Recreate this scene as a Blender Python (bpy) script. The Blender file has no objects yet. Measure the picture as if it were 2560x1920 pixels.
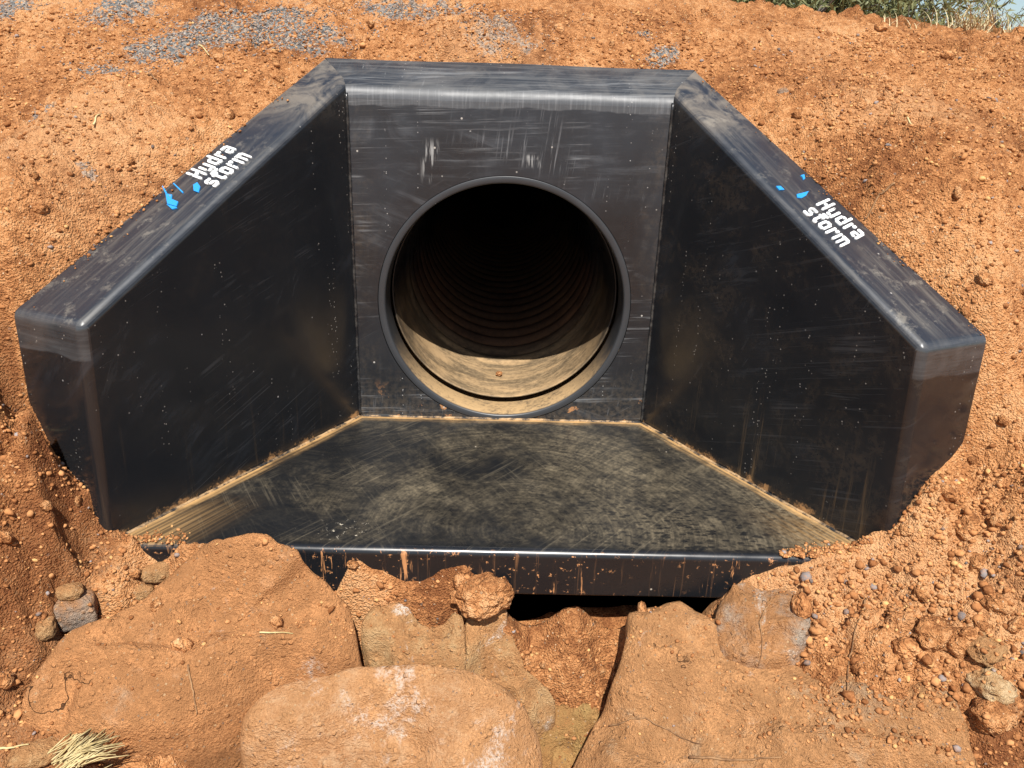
import bpy, bmesh, math, random
import numpy as np
from mathutils import Vector, Matrix, noise as mnoise
from mathutils.bvhtree import BVHTree

random.seed(7)
RNG = np.random.default_rng(11)
scene = bpy.context.scene
COL = scene.collection

# ------------------------------------------------------------------ camera
cam_data = bpy.data.cameras.new('camera')
cam = bpy.data.objects.new('camera', cam_data)
COL.objects.link(cam)
cam_data.sensor_width = 36.0
cam_data.lens = 27.5115
cam_data.clip_start = 0.05
cam_data.clip_end = 2000.0
_p, _yaw, _r = 0.3706, 0.0222, 0.0330
_f = Vector((math.sin(_yaw) * math.cos(_p), math.cos(_yaw) * math.cos(_p), -math.sin(_p)))
_rt = Vector((math.cos(_yaw), -math.sin(_yaw), 0.0))
_up = _rt.cross(_f)
_R = _rt * math.cos(_r) + _up * math.sin(_r)
_U = -_rt * math.sin(_r) + _up * math.cos(_r)
cam.matrix_world = Matrix(((_R.x, _U.x, -_f.x, -0.0229), (_R.y, _U.y, -_f.y, -2.5405),
                           (_R.z, _U.z, -_f.z, 1.121), (0, 0, 0, 1)))
scene.camera = cam

# ------------------------------------------------------------------ world, sun, exposure
SUN_ELEV, SUN_AZ = math.radians(55.0), math.radians(3.0)     # azimuth measured from -Y towards +X
world = bpy.data.worlds.new('World')
scene.world = world
world.use_nodes = True
_wn = world.node_tree
_bg = _wn.nodes['Background']
_sky = _wn.nodes.new('ShaderNodeTexSky')
_sky.sky_type = 'NISHITA'
_sky.sun_disc = False
_sky.sun_elevation = SUN_ELEV
_sky.sun_rotation = math.pi - SUN_AZ
_sky.air_density = 1.0
_sky.dust_density = 0.6
_wn.links.new(_sky.outputs[0], _bg.inputs[0])
_bg.inputs[1].default_value = 0.07
sun_d = bpy.data.lights.new('sun', 'SUN')
sun_d.energy = 4.8
sun_d.angle = math.radians(0.5)
sun_d.color = (1.0, 0.96, 0.90)
sun = bpy.data.objects.new('sun', sun_d)
COL.objects.link(sun)
_sd = Vector((math.sin(SUN_AZ) * math.cos(SUN_ELEV), -math.cos(SUN_AZ) * math.cos(SUN_ELEV), math.sin(SUN_ELEV)))
sun.rotation_euler = _sd.to_track_quat('Z', 'Y').to_euler()
sun.location = (0.5, -6, 8)
scene.view_settings.view_transform = 'Standard'
scene.view_settings.look = 'None'
scene.view_settings.gamma = 1.0
scene.view_settings.use_curve_mapping = False
scene.view_settings.exposure = 0.76


# ------------------------------------------------------------------ object helpers
def obj(name, verts, faces, mat, parent=None, smooth=True, kind=None):
    me = bpy.data.meshes.new(name)
    me.from_pydata([tuple(v) for v in verts], [], [tuple(f) for f in faces])
    me.materials.append(mat)
    if smooth:
        me.polygons.foreach_set('use_smooth', [True] * len(me.polygons))
    me.update()
    o = bpy.data.objects.new(name, me)
    COL.objects.link(o)
    if parent:
        o.parent = parent
    if kind:
        o['kind'] = kind
    return o


def mesh_np(name, V, F, mat, smooth=True):
    """big mesh from numpy arrays, F (n,3) or (n,4)"""
    me = bpy.data.meshes.new(name)
    k = F.shape[1]
    me.vertices.add(len(V)); me.vertices.foreach_set('co', V.astype(np.float32).ravel())
    me.loops.add(F.size); me.loops.foreach_set('vertex_index', F.astype(np.int32).ravel())
    me.polygons.add(len(F)); me.polygons.foreach_set('loop_start', np.arange(0, F.size, k, dtype=np.int32))
    if smooth:
        me.polygons.foreach_set('use_smooth', np.ones(len(F), dtype=bool))
    me.materials.append(mat)
    me.update(calc_edges=True)
    o = bpy.data.objects.new(name, me)
    COL.objects.link(o)
    return o


def tag(o, label, cat, group=None):
    o['label'] = label
    o['category'] = cat
    if group:
        o['group'] = group
    return o


def empty(name, loc, label, cat, group=None):
    o = bpy.data.objects.new(name, None)
    o.location = loc
    o.empty_display_size = 0.1
    COL.objects.link(o)
    return tag(o, label, cat, group)


# ------------------------------------------------------------------ node helpers
class Mat:
    def __init__(self, name):
        self.m = bpy.data.materials.new(name)
        self.m.use_nodes = True
        self.nt = self.m.node_tree
        self.bsdf = self.nt.nodes['Principled BSDF']
        self.tc = self.nt.nodes.new('ShaderNodeTexCoord')
        self.geo = self.nt.nodes.new('ShaderNodeNewGeometry')
        self.P = self.tc.outputs['Object']

    def _in(self, sock, v):
        if hasattr(v, 'is_linked') or isinstance(v, bpy.types.NodeSocket):
            self.nt.links.new(v, sock)
        else:
            if sock.type == 'RGBA' and len(v) == 3:
                v = (*v, 1.0)
            sock.default_value = v

    def math(self, op, a, b=0.0, c=None, clamp=False):
        n = self.nt.nodes.new('ShaderNodeMath'); n.operation = op; n.use_clamp = clamp
        self._in(n.inputs[0], a); self._in(n.inputs[1], b)
        if c is not None:
            self._in(n.inputs[2], c)
        return n.outputs[0]

    def mul(self, a, b): return self.math('MULTIPLY', a, b)
    def add(self, a, b): return self.math('ADD', a, b)
    def sub(self, a, b): return self.math('SUBTRACT', a, b)
    def mx(self, a, b): return self.math('MAXIMUM', a, b)

    def step(self, v, lo, hi, a=0.0, b=1.0):
        n = self.nt.nodes.new('ShaderNodeMapRange'); n.interpolation_type = 'SMOOTHSTEP'
        self._in(n.inputs[0], v)
        for i, q in enumerate((lo, hi, a, b)):
            self._in(n.inputs[1 + i], q)
        return n.outputs[0]

    def map(self, scale=(1, 1, 1), rot=(0, 0, 0), loc=(0, 0, 0), vec=None):
        if any(rot):
            m0 = self.nt.nodes.new('ShaderNodeMapping')
            self._in(m0.inputs[0], vec if vec is not None else self.P)
            m0.inputs['Rotation'].default_value = rot
            vec, rot = m0.outputs[0], (0, 0, 0)
        n = self.nt.nodes.new('ShaderNodeMapping')
        self._in(n.inputs[0], vec if vec is not None else self.P)
        n.inputs['Location'].default_value = loc
        n.inputs['Rotation'].default_value = rot
        n.inputs['Scale'].default_value = scale
        return n.outputs[0]

    def noise(self, scale, detail=4, rough=0.55, dist=0.0, vec=None, col=False):
        n = self.nt.nodes.new('ShaderNodeTexNoise')
        self._in(n.inputs['Vector'], vec if vec is not None else self.P)
        n.inputs['Scale'].default_value = scale; n.inputs['Detail'].default_value = detail
        n.inputs['Roughness'].default_value = rough; n.inputs['Distortion'].default_value = dist
        return n.outputs['Color' if col else 'Fac']

    def vor(self, scale, feature='F1', vec=None, rand=1.0, out='Distance'):
        n = self.nt.nodes.new('ShaderNodeTexVoronoi'); n.feature = feature
        self._in(n.inputs['Vector'], vec if vec is not None else self.P)
        n.inputs['Scale'].default_value = scale; n.inputs['Randomness'].default_value = rand
        return n.outputs[out]

    def mix(self, f, a, b):
        n = self.nt.nodes.new('ShaderNodeMix'); n.data_type = 'RGBA'
        self._in(n.inputs[0], f); self._in(n.inputs[6], a); self._in(n.inputs[7], b)
        return n.outputs[2]

    def ramp(self, f, stops):
        n = self.nt.nodes.new('ShaderNodeValToRGB')
        self._in(n.inputs[0], f)
        e = n.color_ramp.elements
        while len(e) < len(stops):
            e.new(0.5)
        for el, (p, c) in zip(e, stops):
            el.position = p; el.color = (*c, 1) if len(c) == 3 else c
        return n.outputs[0]

    def sep(self, v):
        n = self.nt.nodes.new('ShaderNodeSeparateXYZ'); self._in(n.inputs[0], v)
        return n.outputs[0], n.outputs[1], n.outputs[2]

    def attr(self, name, out='Color'):
        n = self.nt.nodes.new('ShaderNodeAttribute'); n.attribute_name = name
        return n.outputs[out]

    def bump(self, h, strength, dist=0.01, normal=None):
        n = self.nt.nodes.new('ShaderNodeBump')
        n.inputs['Strength'].default_value = strength; n.inputs['Distance'].default_value = dist
        self._in(n.inputs['Height'], h)
        if normal is not None:
            self._in(n.inputs['Normal'], normal)
        return n.outputs[0]

    def out(self, color, rough=0.9, spec=0.3, normal=None):
        self._in(self.bsdf.inputs['Base Color'], color)
        self._in(self.bsdf.inputs['Roughness'], rough)
        self._in(self.bsdf.inputs['Specular IOR Level'], spec)
        if normal is not None:
            self._in(self.bsdf.inputs['Normal'], normal)
        return self.m


# ------------------------------------------------------------------ soil materials
SOIL = [(0.0, (0.17, 0.062, 0.022)), (0.30, (0.33, 0.138, 0.050)), (0.60, (0.47, 0.215, 0.083)), (1.0, (0.58, 0.320, 0.150))]


def soil_material(name, use_tint):
    M = Mat(name)
    n1 = M.noise(3.0, 6, 0.62)
    n2 = M.noise(38.0, 5, 0.65)
    n3 = M.noise(210.0, 3, 0.6)
    f = M.add(M.mul(n1, 0.35), M.add(M.mul(n2, 0.40), M.mul(n3, 0.28)))
    c = M.ramp(M.step(M.add(f, M.mul(M.sub(M.noise(1.3, 5, 0.65), 0.5), 0.48)), 0.36, 0.68), SOIL)
    # pale and yellow grit embedded in the soil
    vc = M.vor(150.0, out='Color')
    vd = M.vor(150.0)
    r, g, b = M.sep(vc)
    grit = M.mul(M.step(r, 0.93, 0.95), M.step(vd, 0.42, 0.30))
    c = M.mix(M.mul(grit, 0.8), c, M.mix(g, (0.52, 0.30, 0.12), (0.60, 0.45, 0.30)))
    vc2 = M.vor(70.0, out='Color'); vd2 = M.vor(70.0)
    r2, g2, b2 = M.sep(vc2)
    grit2 = M.mul(M.step(r2, 0.95, 0.97), M.step(vd2, 0.35, 0.25))
    c = M.mix(M.mul(grit2, 0.75), c, M.mix(g2, (0.16, 0.13, 0.11), (0.55, 0.33, 0.15)))
    h = M.add(M.mul(n2, 0.8), M.add(M.mul(n3, 0.6), M.add(M.mul(vd, -0.5), M.mul(M.vor(290.0), -0.35))))
    if use_tint:
        tr, tg, tb = M.sep(M.attr('tint'))
        damp = M.step(M.add(tg, M.mul(M.sub(n2, 0.5), 0.7)), 0.40, 0.75)
        c = M.mix(M.mul(damp, 0.60), c, (0.135, 0.046, 0.017))
        # blue grey crushed stone spilled over the soil
        gm = M.step(M.add(tr, M.mul(M.sub(M.noise(22.0, 5, 0.75), 0.5), 1.6)), 0.50, 0.66)
        gv = M.vor(140.0, out='Color')
        gr, gg, gb = M.sep(gv)
        gcol = M.ramp(gr, [(0, (0.07, 0.073, 0.073)), (0.4, (0.16, 0.162, 0.158)), (0.7, (0.27, 0.25, 0.225)), (1.0, (0.46, 0.33, 0.22))])
        gm2 = M.mul(gm, M.step(gg, 0.16, 0.22))
        c = M.mix(gm2, c, gcol)
        pale = M.step(M.add(tb, M.mul(M.sub(n2, 0.5), 0.6)), 0.3, 0.8)
        c = M.mix(M.mul(pale, 0.6), c, (0.54, 0.30, 0.145))
    return M.out(c, 0.95, 0.15, M.bump(h, 1.0, 0.011))


def crumb_material():
    M = Mat('soil_crumb')
    c = M.attr('tint')
    n = M.noise(160.0, 3, 0.6)
    c = M.mix(M.mul(M.step(n, 0.35, 0.7), 0.40), c, (0.45, 0.205, 0.080))
    return M.out(c, 0.95, 0.12, M.bump(n, 0.5, 0.004))


def rock_material(name, dust, rock_a, rock_b, cover, patch=(0.62, 0.58, 0.52), patch_amt=0.62, grain=1.0):
    """a boulder: rock showing through a film of red dust, with pale worn patches"""
    M = Mat(name)
    n1 = M.noise(5.0, 6, 0.6, 0.3)
    n2 = M.noise(26.0, 6, 0.68)
    n3 = M.noise(150.0, 4, 0.65)
    rk = M.mix(M.step(M.add(M.mul(n2, 0.6), M.mul(n3, 0.4)), 0.35, 0.65), rock_a, rock_b)
    n4 = M.noise(290.0, 3, 0.7)
    fine = M.step(M.add(M.mul(n2, 0.35), M.add(M.mul(n3, 0.35), M.mul(n4, 0.30))), 0.38, 0.62)
    du = M.mix(fine, tuple(q * 0.72 for q in dust), tuple(min(1, q * 1.42) for q in dust))
    cov = M.step(M.add(M.mul(n1, 0.65), M.mul(n2, 0.35)), cover - 0.10, cover + 0.08)
    du = M.mix(M.step(M.noise(9.0, 5, 0.7, 0.5, vec=M.map(loc=(4, 9, 2))), 0.36, 0.66), du, tuple(q * 0.80 for q in dust))
    c = M.mix(cov, du, rk)
    pn = M.noise(7.0, 7, 0.72, 0.4, vec=M.map(loc=(3.1, 1.7, 0.4)))
    pat = M.mul(M.step(pn, patch_amt, patch_amt + 0.09), M.step(n3, 0.36, 0.56))
    pat = M.mul(pat, M.step(n2, 0.38, 0.58))
    c = M.mix(M.mul(pat, 0.75), c, patch)
    vr, vg, vb = M.sep(M.vor(130.0, out='Color'))
    grit = M.mul(M.step(vr, 0.90, 0.93), M.step(M.vor(130.0), 0.42, 0.28))
    c = M.mix(M.mul(grit, 0.8), c, M.mix(vg, (0.14, 0.10, 0.08), (0.58, 0.38, 0.20)))
    vr2, vg2, vb2 = M.sep(M.vor(62.0, out='Color')); vd2 = M.vor(62.0)
    lump = M.mul(M.step(vr2, 0.80, 0.84), M.step(vd2, 0.46, 0.26))
    c = M.mix(M.mul(lump, 0.55), c, M.mix(vg2, tuple(q * 0.75 for q in dust), tuple(min(1, q * 1.35) for q in dust)))
    ck = M.math('ABSOLUTE', M.sub(M.noise(3.4, 5, 0.62, 0.3, vec=M.map(loc=(5.5, 2.2, 7.1))), 0.5))
    crack = M.mul(M.step(ck, 0.0055, 0.0015), M.step(M.noise(2.4, 2, 0.5, vec=M.map(loc=(1.5, 8.2, 3.1))), 0.56, 0.60))
    c = M.mix(M.mul(crack, 0.85), c, (0.045, 0.022, 0.012))
    fine3 = M.noise(330.0, 2, 0.6)
    h = M.add(M.add(M.mul(n2, 1.0), M.mul(n3, 1.0)), M.add(M.mul(lump, 0.45), M.add(M.mul(fine3, 0.5), M.mul(crack, -1.5))))
    return M.out(c, 0.92, 0.15, M.bump(h, 1.0 * grain, 0.012))


M_SOIL = soil_material('red_soil', True)
M_CLOD = soil_material('red_soil_clod', False)
M_CRUMB = crumb_material()


# ------------------------------------------------------------------ black plastic
def plastic(name, part):
    M = Mat(name)
    X, Y, Z = M.sep(M.P)
    AX = M.math('ABSOLUTE', X)
    nx, ny, nz = M.sep(M.geo.outputs['True Normal'])
    c = M.mix(M.noise(2.2, 3, 0.5), (0.0060, 0.0066, 0.0078), (0.0105, 0.0115, 0.0135))
    rough = M.step(M.noise(9.0, 4, 0.6), 0.3, 0.7, 0.24, 0.36)
    big = M.noise(1.6, 4, 0.6, 0.6, vec=M.map(loc=(2, 5, 1)))
    mid = M.noise(6.0, 5, 0.65, 1.2)
    fine = M.noise(60.0, 4, 0.7)

    def streak(rot, sc, lo, hi, seed):
        return M.step(M.noise(1.0, 5, 0.72, 0.25, vec=M.map(scale=sc, rot=rot, loc=(seed, seed * 1.7, seed * .6))), lo, hi)
    # scratches that only partly cover the sheet
    def scratches(rot, sc, seed, keep=0.52):
        s = streak(rot, sc, 0.54, 0.68, seed)
        k = M.step(M.noise(2.6, 3, 0.6, 0.8, vec=M.map(loc=(seed, 0, seed))), keep, keep + 0.16)
        return M.mul(s, k)
    specks = M.mul(M.step(M.sep(M.vor(48.0, out='Color'))[0], 0.972, 0.980), M.step(M.vor(48.0, vec=M.map(scale=(1, 1, 1))), M.step(M.sep(M.vor(48.0, out='Color'))[1], 0, 1, 0.05, 0.20), 0.02))
    specks2 = M.mul(M.step(M.sep(M.vor(24.0, out='Color'))[1], 0.955, 0.965), M.step(M.vor(24.0), 0.10, 0.05))
    h = M.add(M.mul(M.noise(5.0, 2, 0.4), 1.0), M.mul(M.noise(90.0, 3, 0.6), 0.025))
    if part == 'panel':
        s = M.mx(scratches((0, 0.05, 0), (2.2, 1, 90), 1.0, 0.45), M.mx(scratches((0, 1.45, 0), (3, 1, 70), 4.0, 0.50), scratches((0, 0.55, 0), (2, 1, 120), 7.0, 0.58)))
        # swept wiping marks round the bore
        r = M.math('SQRT', M.add(M.mul(X, X), M.math('POWER', M.sub(Z, 0.415), 2.0)))
        n = M.nt.nodes.new('ShaderNodeCombineXYZ'); M._in(n.inputs[0], M.mul(r, 34.0)); M._in(n.inputs[1], M.mul(M.math('ARCTAN2', X, M.sub(Z, 0.415)), 1.2))
        arc = M.mul(M.step(M.noise(1.6, 5, 0.7, 0.2, vec=n.outputs[0]), 0.52, 0.72), M.mul(M.step(Z, 0.60, 0.82), M.step(big, 0.42, 0.62)))
        haze = M.step(big, 0.30, 0.62)
        wipe = M.mul(streak((0, 0.03, 0), (2.4, 1, 30), 0.44, 0.68, 12.0), M.step(Z, 0.55, 0.95))
        wipe2 = M.mul(streak((0, -0.35, 0), (2.2, 1, 30), 0.48, 0.68, 15.0), M.step(M.noise(1.9, 3, 0.6, vec=M.map(loc=(7, 0, 2))), 0.46, 0.6))
        vert = M.mul(streak((0, 0, 0), (60, 1, 1.6), 0.50, 0.70, 18.0), 0.25)
        c = M.mix(M.add(M.mul(haze, 0.12), M.mul(M.step(M.add(Z, M.mul(M.sub(big, 0.5), 0.9)), 0.45, 1.05), 0.28)), c, (0.038, 0.046, 0.058))  # grey sheen painted into the colour, brighter towards the top
        c = M.mix(M.mul(M.mul(M.mx(M.mx(wipe, wipe2), M.mx(arc, vert)), M.step(mid, 0.38, 0.62)), 0.33), c, (0.115, 0.125, 0.138))
        c = M.mix(M.mul(s, 0.55), c, (0.20, 0.205, 0.21))
        rub = M.mul(M.step(M.noise(1.0, 3, 0.6, vec=M.map(scale=(90, 1, 9))), 0.48, 0.62), M.mx(
            M.mul(M.step(M.math('ABSOLUTE', M.add(X, 0.245)), 0.035, 0.012), M.step(M.math('ABSOLUTE', M.sub(Z, 0.875)), 0.075, 0.03)),
            M.mul(M.step(M.math('ABSOLUTE', M.sub(X, 0.075)), 0.040, 0.012), M.step(M.math('ABSOLUTE', M.sub(Z, 0.885)), 0.024, 0.010))))
        c = M.mix(M.mul(rub, 0.8), c, (0.33, 0.33, 0.32))
        # brown dust film low on the sheet, along the sides, and the scraped weld band under the coping
        side = M.step(AX, 0.36, 0.5)
        low = M.step(M.add(Z, M.mul(M.sub(mid, 0.5), 0.25)), 0.22, 0.0)
        film = M.mx(M.mul(M.mul(side, M.step(mid, 0.4, 0.65)), 0.16), M.mul(low, 0.26))
        c = M.mix(M.mul(film, M.step(fine, 0.35, 0.65)), c, (0.17, 0.125, 0.080))
        trail = M.mul(M.mul(M.step(M.noise(1.0, 2, 0.5, vec=M.map(scale=(30, 1, 1.2), loc=(3, 0, 1))), 0.60, 0.66), M.step(M.vor(110.0), 0.26, 0.14)), M.step(M.sep(M.vor(110.0, out='Color'))[0], 0.5, 0.6))
        c = M.mix(M.mul(trail, 0.7), c, (0.36, 0.35, 0.33))
        mud = M.mul(M.step(Z, 0.15, 0.01), M.step(M.noise(13.0, 5, 0.7), 0.60, 0.66))
        c = M.mix(M.mul(mud, 0.9), c, (0.42, 0.20, 0.08))
        band = M.step(M.add(Z, M.mul(M.sub(M.noise(7.0, 3, 0.6), 0.5), 0.03)), 1.035, 1.040)
        face = M.mul(band, M.step(nz, 0.85, 0.6))
        band_s = M.mul(face, streak((0, 0.0, 0), (90, 1, 4), 0.30, 0.72, 3.0))
        c = M.mix(M.mul(M.mx(band_s, M.mul(face, .45)), 0.55), c, (0.17, 0.175, 0.18))
        lay = M.mul(M.step(nz, 0.55, 0.85), streak((0, 0, 0), (2.5, 60, 60), 0.40, 0.66, 21.0))
        c = M.mix(M.mul(lay, 0.45), c, (0.15, 0.148, 0.14))
        c = M.mix(M.mul(M.step(nz, 0.55, 0.8), M.mul(M.step(mid, 0.42, 0.66), 0.22)), c, (0.17, 0.155, 0.135))
        c = M.mix(M.mul(M.mx(specks, specks2), 0.8), c, (0.42, 0.39, 0.35))
        rough = M.add(M.add(rough, M.mul(M.mx(M.mul(haze, 0.5), s), 0.16)), M.mul(M.step(Z, 1.03, 1.06), 0.14))
    elif part == 'wing':
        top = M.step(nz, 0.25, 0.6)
        s = M.mx(M.mx(scratches((0, 0.62, 0.0), (0.8, 2, 150), 12.0, 0.46), scratches((0, 0.5, 0.3), (3, 3, 60), 2.0, 0.50)), scratches((0, 1.3, 0), (5, 5, 60), 5.0, 0.55))
        c = M.mix(M.mul(s, 0.16), c, (0.13, 0.13, 0.135))
        c = M.mix(M.mul(M.step(big, 0.30, 0.65), 0.09), c, (0.046, 0.046, 0.048))
        smear = M.mul(streak((0, 0.9, 0.4), (4, 4, 26), 0.46, 0.70, 14.0), M.step(M.noise(2.0, 3, 0.6, 0.5, vec=M.map(loc=(2, 9, 4))), 0.46, 0.64))
        c = M.mix(M.mul(M.mul(smear, M.sub(1.0, top)), 0.30), c, (0.055, 0.062, 0.075))
        trail = M.mul(M.mul(M.step(M.noise(1.0, 2, 0.5, vec=M.map(scale=(26, 26, 1.0), loc=(3, 0, 1))), 0.57, 0.64), M.step(M.vor(95.0), 0.24, 0.12)), M.step(M.sep(M.vor(95.0, out='Color'))[0], 0.55, 0.6))
        c = M.mix(M.mul(trail, 0.6), c, (0.34, 0.31, 0.27))
        # rain streaks of dust, strongest low down
        vs = M.mul(streak((0, 0, 0), (34, 34, 1.3), 0.58, 0.72, 9.0), M.step(M.add(Z, M.mul(M.sub(mid, .5), .35)), 0.34, 0.02))
        right = M.step(X, -0.2, 0.3)
        c = M.mix(M.mul(vs, M.add(0.10, M.mul(right, 0.34))), c, (0.20, 0.125, 0.06))
        film = M.mul(M.step(mid, 0.42, 0.72), M.add(0.03, M.mul(right, 0.10)))
        c = M.mix(M.mul(M.mul(film, M.step(fine, 0.35, 0.6)), M.sub(1.0, top)), c, (0.15, 0.105, 0.065))
        low = M.mul(M.step(M.add(Z, M.mul(M.sub(M.noise(16.0, 6, 0.75), 0.5), 0.16)), 0.012, -0.012), M.sub(1.0, top))
        c = M.mix(M.mul(low, 0.85), c, (0.40, 0.215, 0.09))
        # dusty coping with scuffs along its length
        along = streak((0, 0, 1.036), (3, 45, 3), 0.45, 0.68, 3.0)
        along2 = streak((0, 0, -1.036), (3, 45, 3), 0.45, 0.68, 6.0)
        lng = M.mix(right, along2, along)
        dust = M.mul(M.mx(M.mul(lng, 0.55), M.step(M.noise(17.0, 7, 0.78), 0.52, 0.66)), M.step(big, 0.34, 0.60))
        c = M.mix(M.mul(top, 0.75), c, (0.019, 0.024, 0.033))  # blue grey mixed into the top faces, painting in reflected sky
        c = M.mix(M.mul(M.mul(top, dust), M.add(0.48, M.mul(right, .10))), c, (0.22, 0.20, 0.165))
        # dusty inner shoulder and the upper corner next to the back panel
        # scraped weld band round the head of the end face
        endn = M.mul(M.mul(M.step(ny, -0.55, -0.75), M.step(M.add(Z, M.mul(M.sub(M.noise(8.0, 3), 0.5), 0.03)), 0.475, 0.482)), M.step(mid, 0.25, 0.60, 0.45, 0.9))
        c = M.mix(M.mul(endn, M.add(0.20, M.mul(streak((0, 0, 0), (3, 3, 80), 0.35, 0.7, 2.2), 0.30))), c, (0.11, 0.115, 0.12))
        corner = M.mul(M.step(Z, 0.95, 1.06), M.step(M.noise(9.0, 5, 0.7, 1.0), 0.36, 0.62))
        c = M.mix(M.mul(corner, M.mul(M.add(top, 0.25), 0.42)), c, (0.25, 0.21, 0.16))
        c = M.mix(M.mul(specks, 0.85), c, (0.40, 0.38, 0.35))
        rough = M.mix(top, M.math('MULTIPLY', rough, 0.62), M.add(rough, 0.10))
    elif part == 'apron':
        # distance to the seam under each wing wall and to the back panel
        d1 = M.add(M.mul(M.sub(0.5, AX), 0.8602), M.mul(Y, -0.5099))
        d2 = M.mul(Y, -1.0)
        wob = M.mul(M.sub(M.noise(9.0, 4, 0.6), 0.5), 0.05)
        d = M.math('MINIMUM', d1, d2)
        topf = M.step(nz, 0.5, 0.8)
        # silt film, wiped away by boots and a broom in long curved strokes
        wv = M.noise(1.3, 2, 0.5, vec=M.map(loc=(.7, 0.2, 0)))

        def strokes(rot, bend, seed, lo, hi):
            v = M.map(rot=(0, 0, rot))
            a, b_, _c = M.sep(v)
            n = M.nt.nodes.new('ShaderNodeCombineXYZ')
            M._in(n.inputs[0], M.add(M.mul(M.add(a, M.mul(wv, bend)), 48.0), seed)); M._in(n.inputs[1], M.mul(b_, 1.2)); M._in(n.inputs[2], seed)
            return M.step(M.noise(1.0, 6, 0.78, vec=n.outputs[0]), lo, hi)
        st1 = strokes(0.75, 1.1, 3.0, 0.40, 0.62)
        st2 = strokes(-0.9, 0.9, 8.0, 0.42, 0.64)
        st3 = strokes(1.5, 0.5, 15.0, 0.42, 0.60)
        pick = M.step(M.noise(1.7, 3, 0.6, vec=M.map(loc=(8, 3, 0))), 0.40, 0.60)
        brush = M.mx(M.mul(st1, pick), M.mul(M.mx(st2, M.mul(st3, 0.7)), M.sub(1.0, pick)))
        blot = M.noise(3.4, 6, 0.66, 0.6, vec=M.map(loc=(4, 1, 0)))
        cover = M.step(M.add(M.add(M.mul(blot, 0.7), M.mul(M.noise(14.0, 6, 0.75), 0.3)), M.mul(X, 0.13)), 0.38, 0.70)
        grain = M.step(M.add(M.mul(M.noise(95.0, 4, 0.75), 0.6), M.mul(M.noise(28.0, 4, 0.7), 0.4)), 0.36, 0.60)
        rr = M.math('SQRT', M.add(M.math('POWER', M.sub(X, 0.06), 2.0), M.math('POWER', M.add(Y, 0.72), 2.0)))
        n = M.nt.nodes.new('ShaderNodeCombineXYZ'); M._in(n.inputs[0], M.mul(M.add(rr, M.mul(wv, 0.12)), 85.0)); M._in(n.inputs[1], M.mul(M.math('ARCTAN2', M.sub(X, 0.06), M.add(Y, 0.72)), 1.6))
        arcs = M.step(M.noise(1.0, 5, 0.75, vec=n.outputs[0]), 0.36, 0.62)
        smear = M.mul(M.step(M.math('ABSOLUTE', X), 0.16, 0.02), M.step(M.math('ABSOLUTE', M.add(Y, 0.36)), 0.13, 0.02))
        cover = M.mul(M.mul(cover, M.add(0.40, M.mul(arcs, 0.60))), M.sub(1.0, M.mul(smear, M.step(M.noise(9.0, 5, 0.7), 0.30, 0.55))))
        film = M.mul(M.add(M.mul(cover, M.add(0.50, M.mul(brush, 0.28))), M.mul(brush, 0.07)), M.add(0.25, M.mul(grain, 0.75)))
        # rain spots that washed the film off
        spot = M.mul(M.step(M.vor(52.0, vec=M.map(scale=(0.7, 1.3, 1))), 0.30, 0.42, 1.0, 0.0), M.mul(M.step(X, 0.0, 0.35), M.step(Y, -0.42, -0.62)))
        film = M.mul(film, M.sub(1.0, M.mul(spot, 0.75)))
        film = M.mul(film, M.step(Y, -0.825, -0.795))
        c = M.mix(M.mul(M.mul(film, topf), 0.64), c, (0.36, 0.285, 0.175))
        scr = M.mx(scratches((0, 0, 0.7), (120, 2.2, 1), 3.0, 0.42), scratches((0, 0, -0.5), (120, 2.2, 1), 6.0, 0.45))
        c = M.mix(M.mul(M.mul(scr, topf), 0.13), c, (0.40, 0.33, 0.22))
        # silt swept up against the seams, in parallel brush lines
        seam = M.mul(M.step(M.add(d, wob), 0.050, 0.0), M.step(M.noise(7.0, 4, 0.65), 0.36, 0.56, 0.35, 1.0))
        ln = M.mul(d, 95.0)
        n = M.nt.nodes.new('ShaderNodeCombineXYZ'); M._in(n.inputs[0], ln); M._in(n.inputs[1], M.mul(Y, 1.5))
        lines = M.step(M.noise(1.0, 3, 0.6, vec=n.outputs[0]), 0.38, 0.58)
        corner = M.mul(M.step(M.add(d1, wob), 0.22, 0.0), M.step(Y, -0.55, -0.80))
        silt = M.mx(M.mul(seam, M.mx(lines, M.step(d, 0.03, 0.008))), M.mul(corner, M.mx(M.mul(lines, .7), 0.25)))
        c = M.mix(M.mul(silt, M.mul(topf, 0.9)), c, (0.52, 0.31, 0.125))
        white = M.mul(M.mul(M.step(M.noise(55.0, 5, 0.8), 0.60, 0.64), M.step(M.math('ABSOLUTE', M.add(X, 0.40)), 0.10, 0.03)), M.step(M.math('ABSOLUTE', M.add(Y, 0.75)), 0.07, 0.02))
        c = M.mix(M.mul(white, 0.9), c, (0.62, 0.54, 0.42))
        # splashed mud and drips on the front face
        front = M.mul(M.step(ny, -0.5, -0.8), 1.0)
        drip = M.mul(streak((0, 0, 0), (26, 26, 3.0), 0.60, 0.64, 4.0), M.step(M.noise(4.0, 3, 0.6, vec=M.map(loc=(1.3, 0, 0))), 0.42, 0.58))
        spl = M.mul(M.step(M.noise(48.0, 5, 0.75), 0.60, 0.64), M.step(M.noise(6.0, 3, 0.6), 0.40, 0.55))
        thin = M.mul(streak((0, 0, 0), (60, 60, 1.5), 0.58, 0.70, 7.0), 0.30)
        c = M.mix(M.mul(front, M.mx(M.mx(drip, spl), thin)), c, (0.42, 0.20, 0.085))
        c = M.mix(M.mul(specks, 0.8), c, (0.52, 0.45, 0.36))
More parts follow.
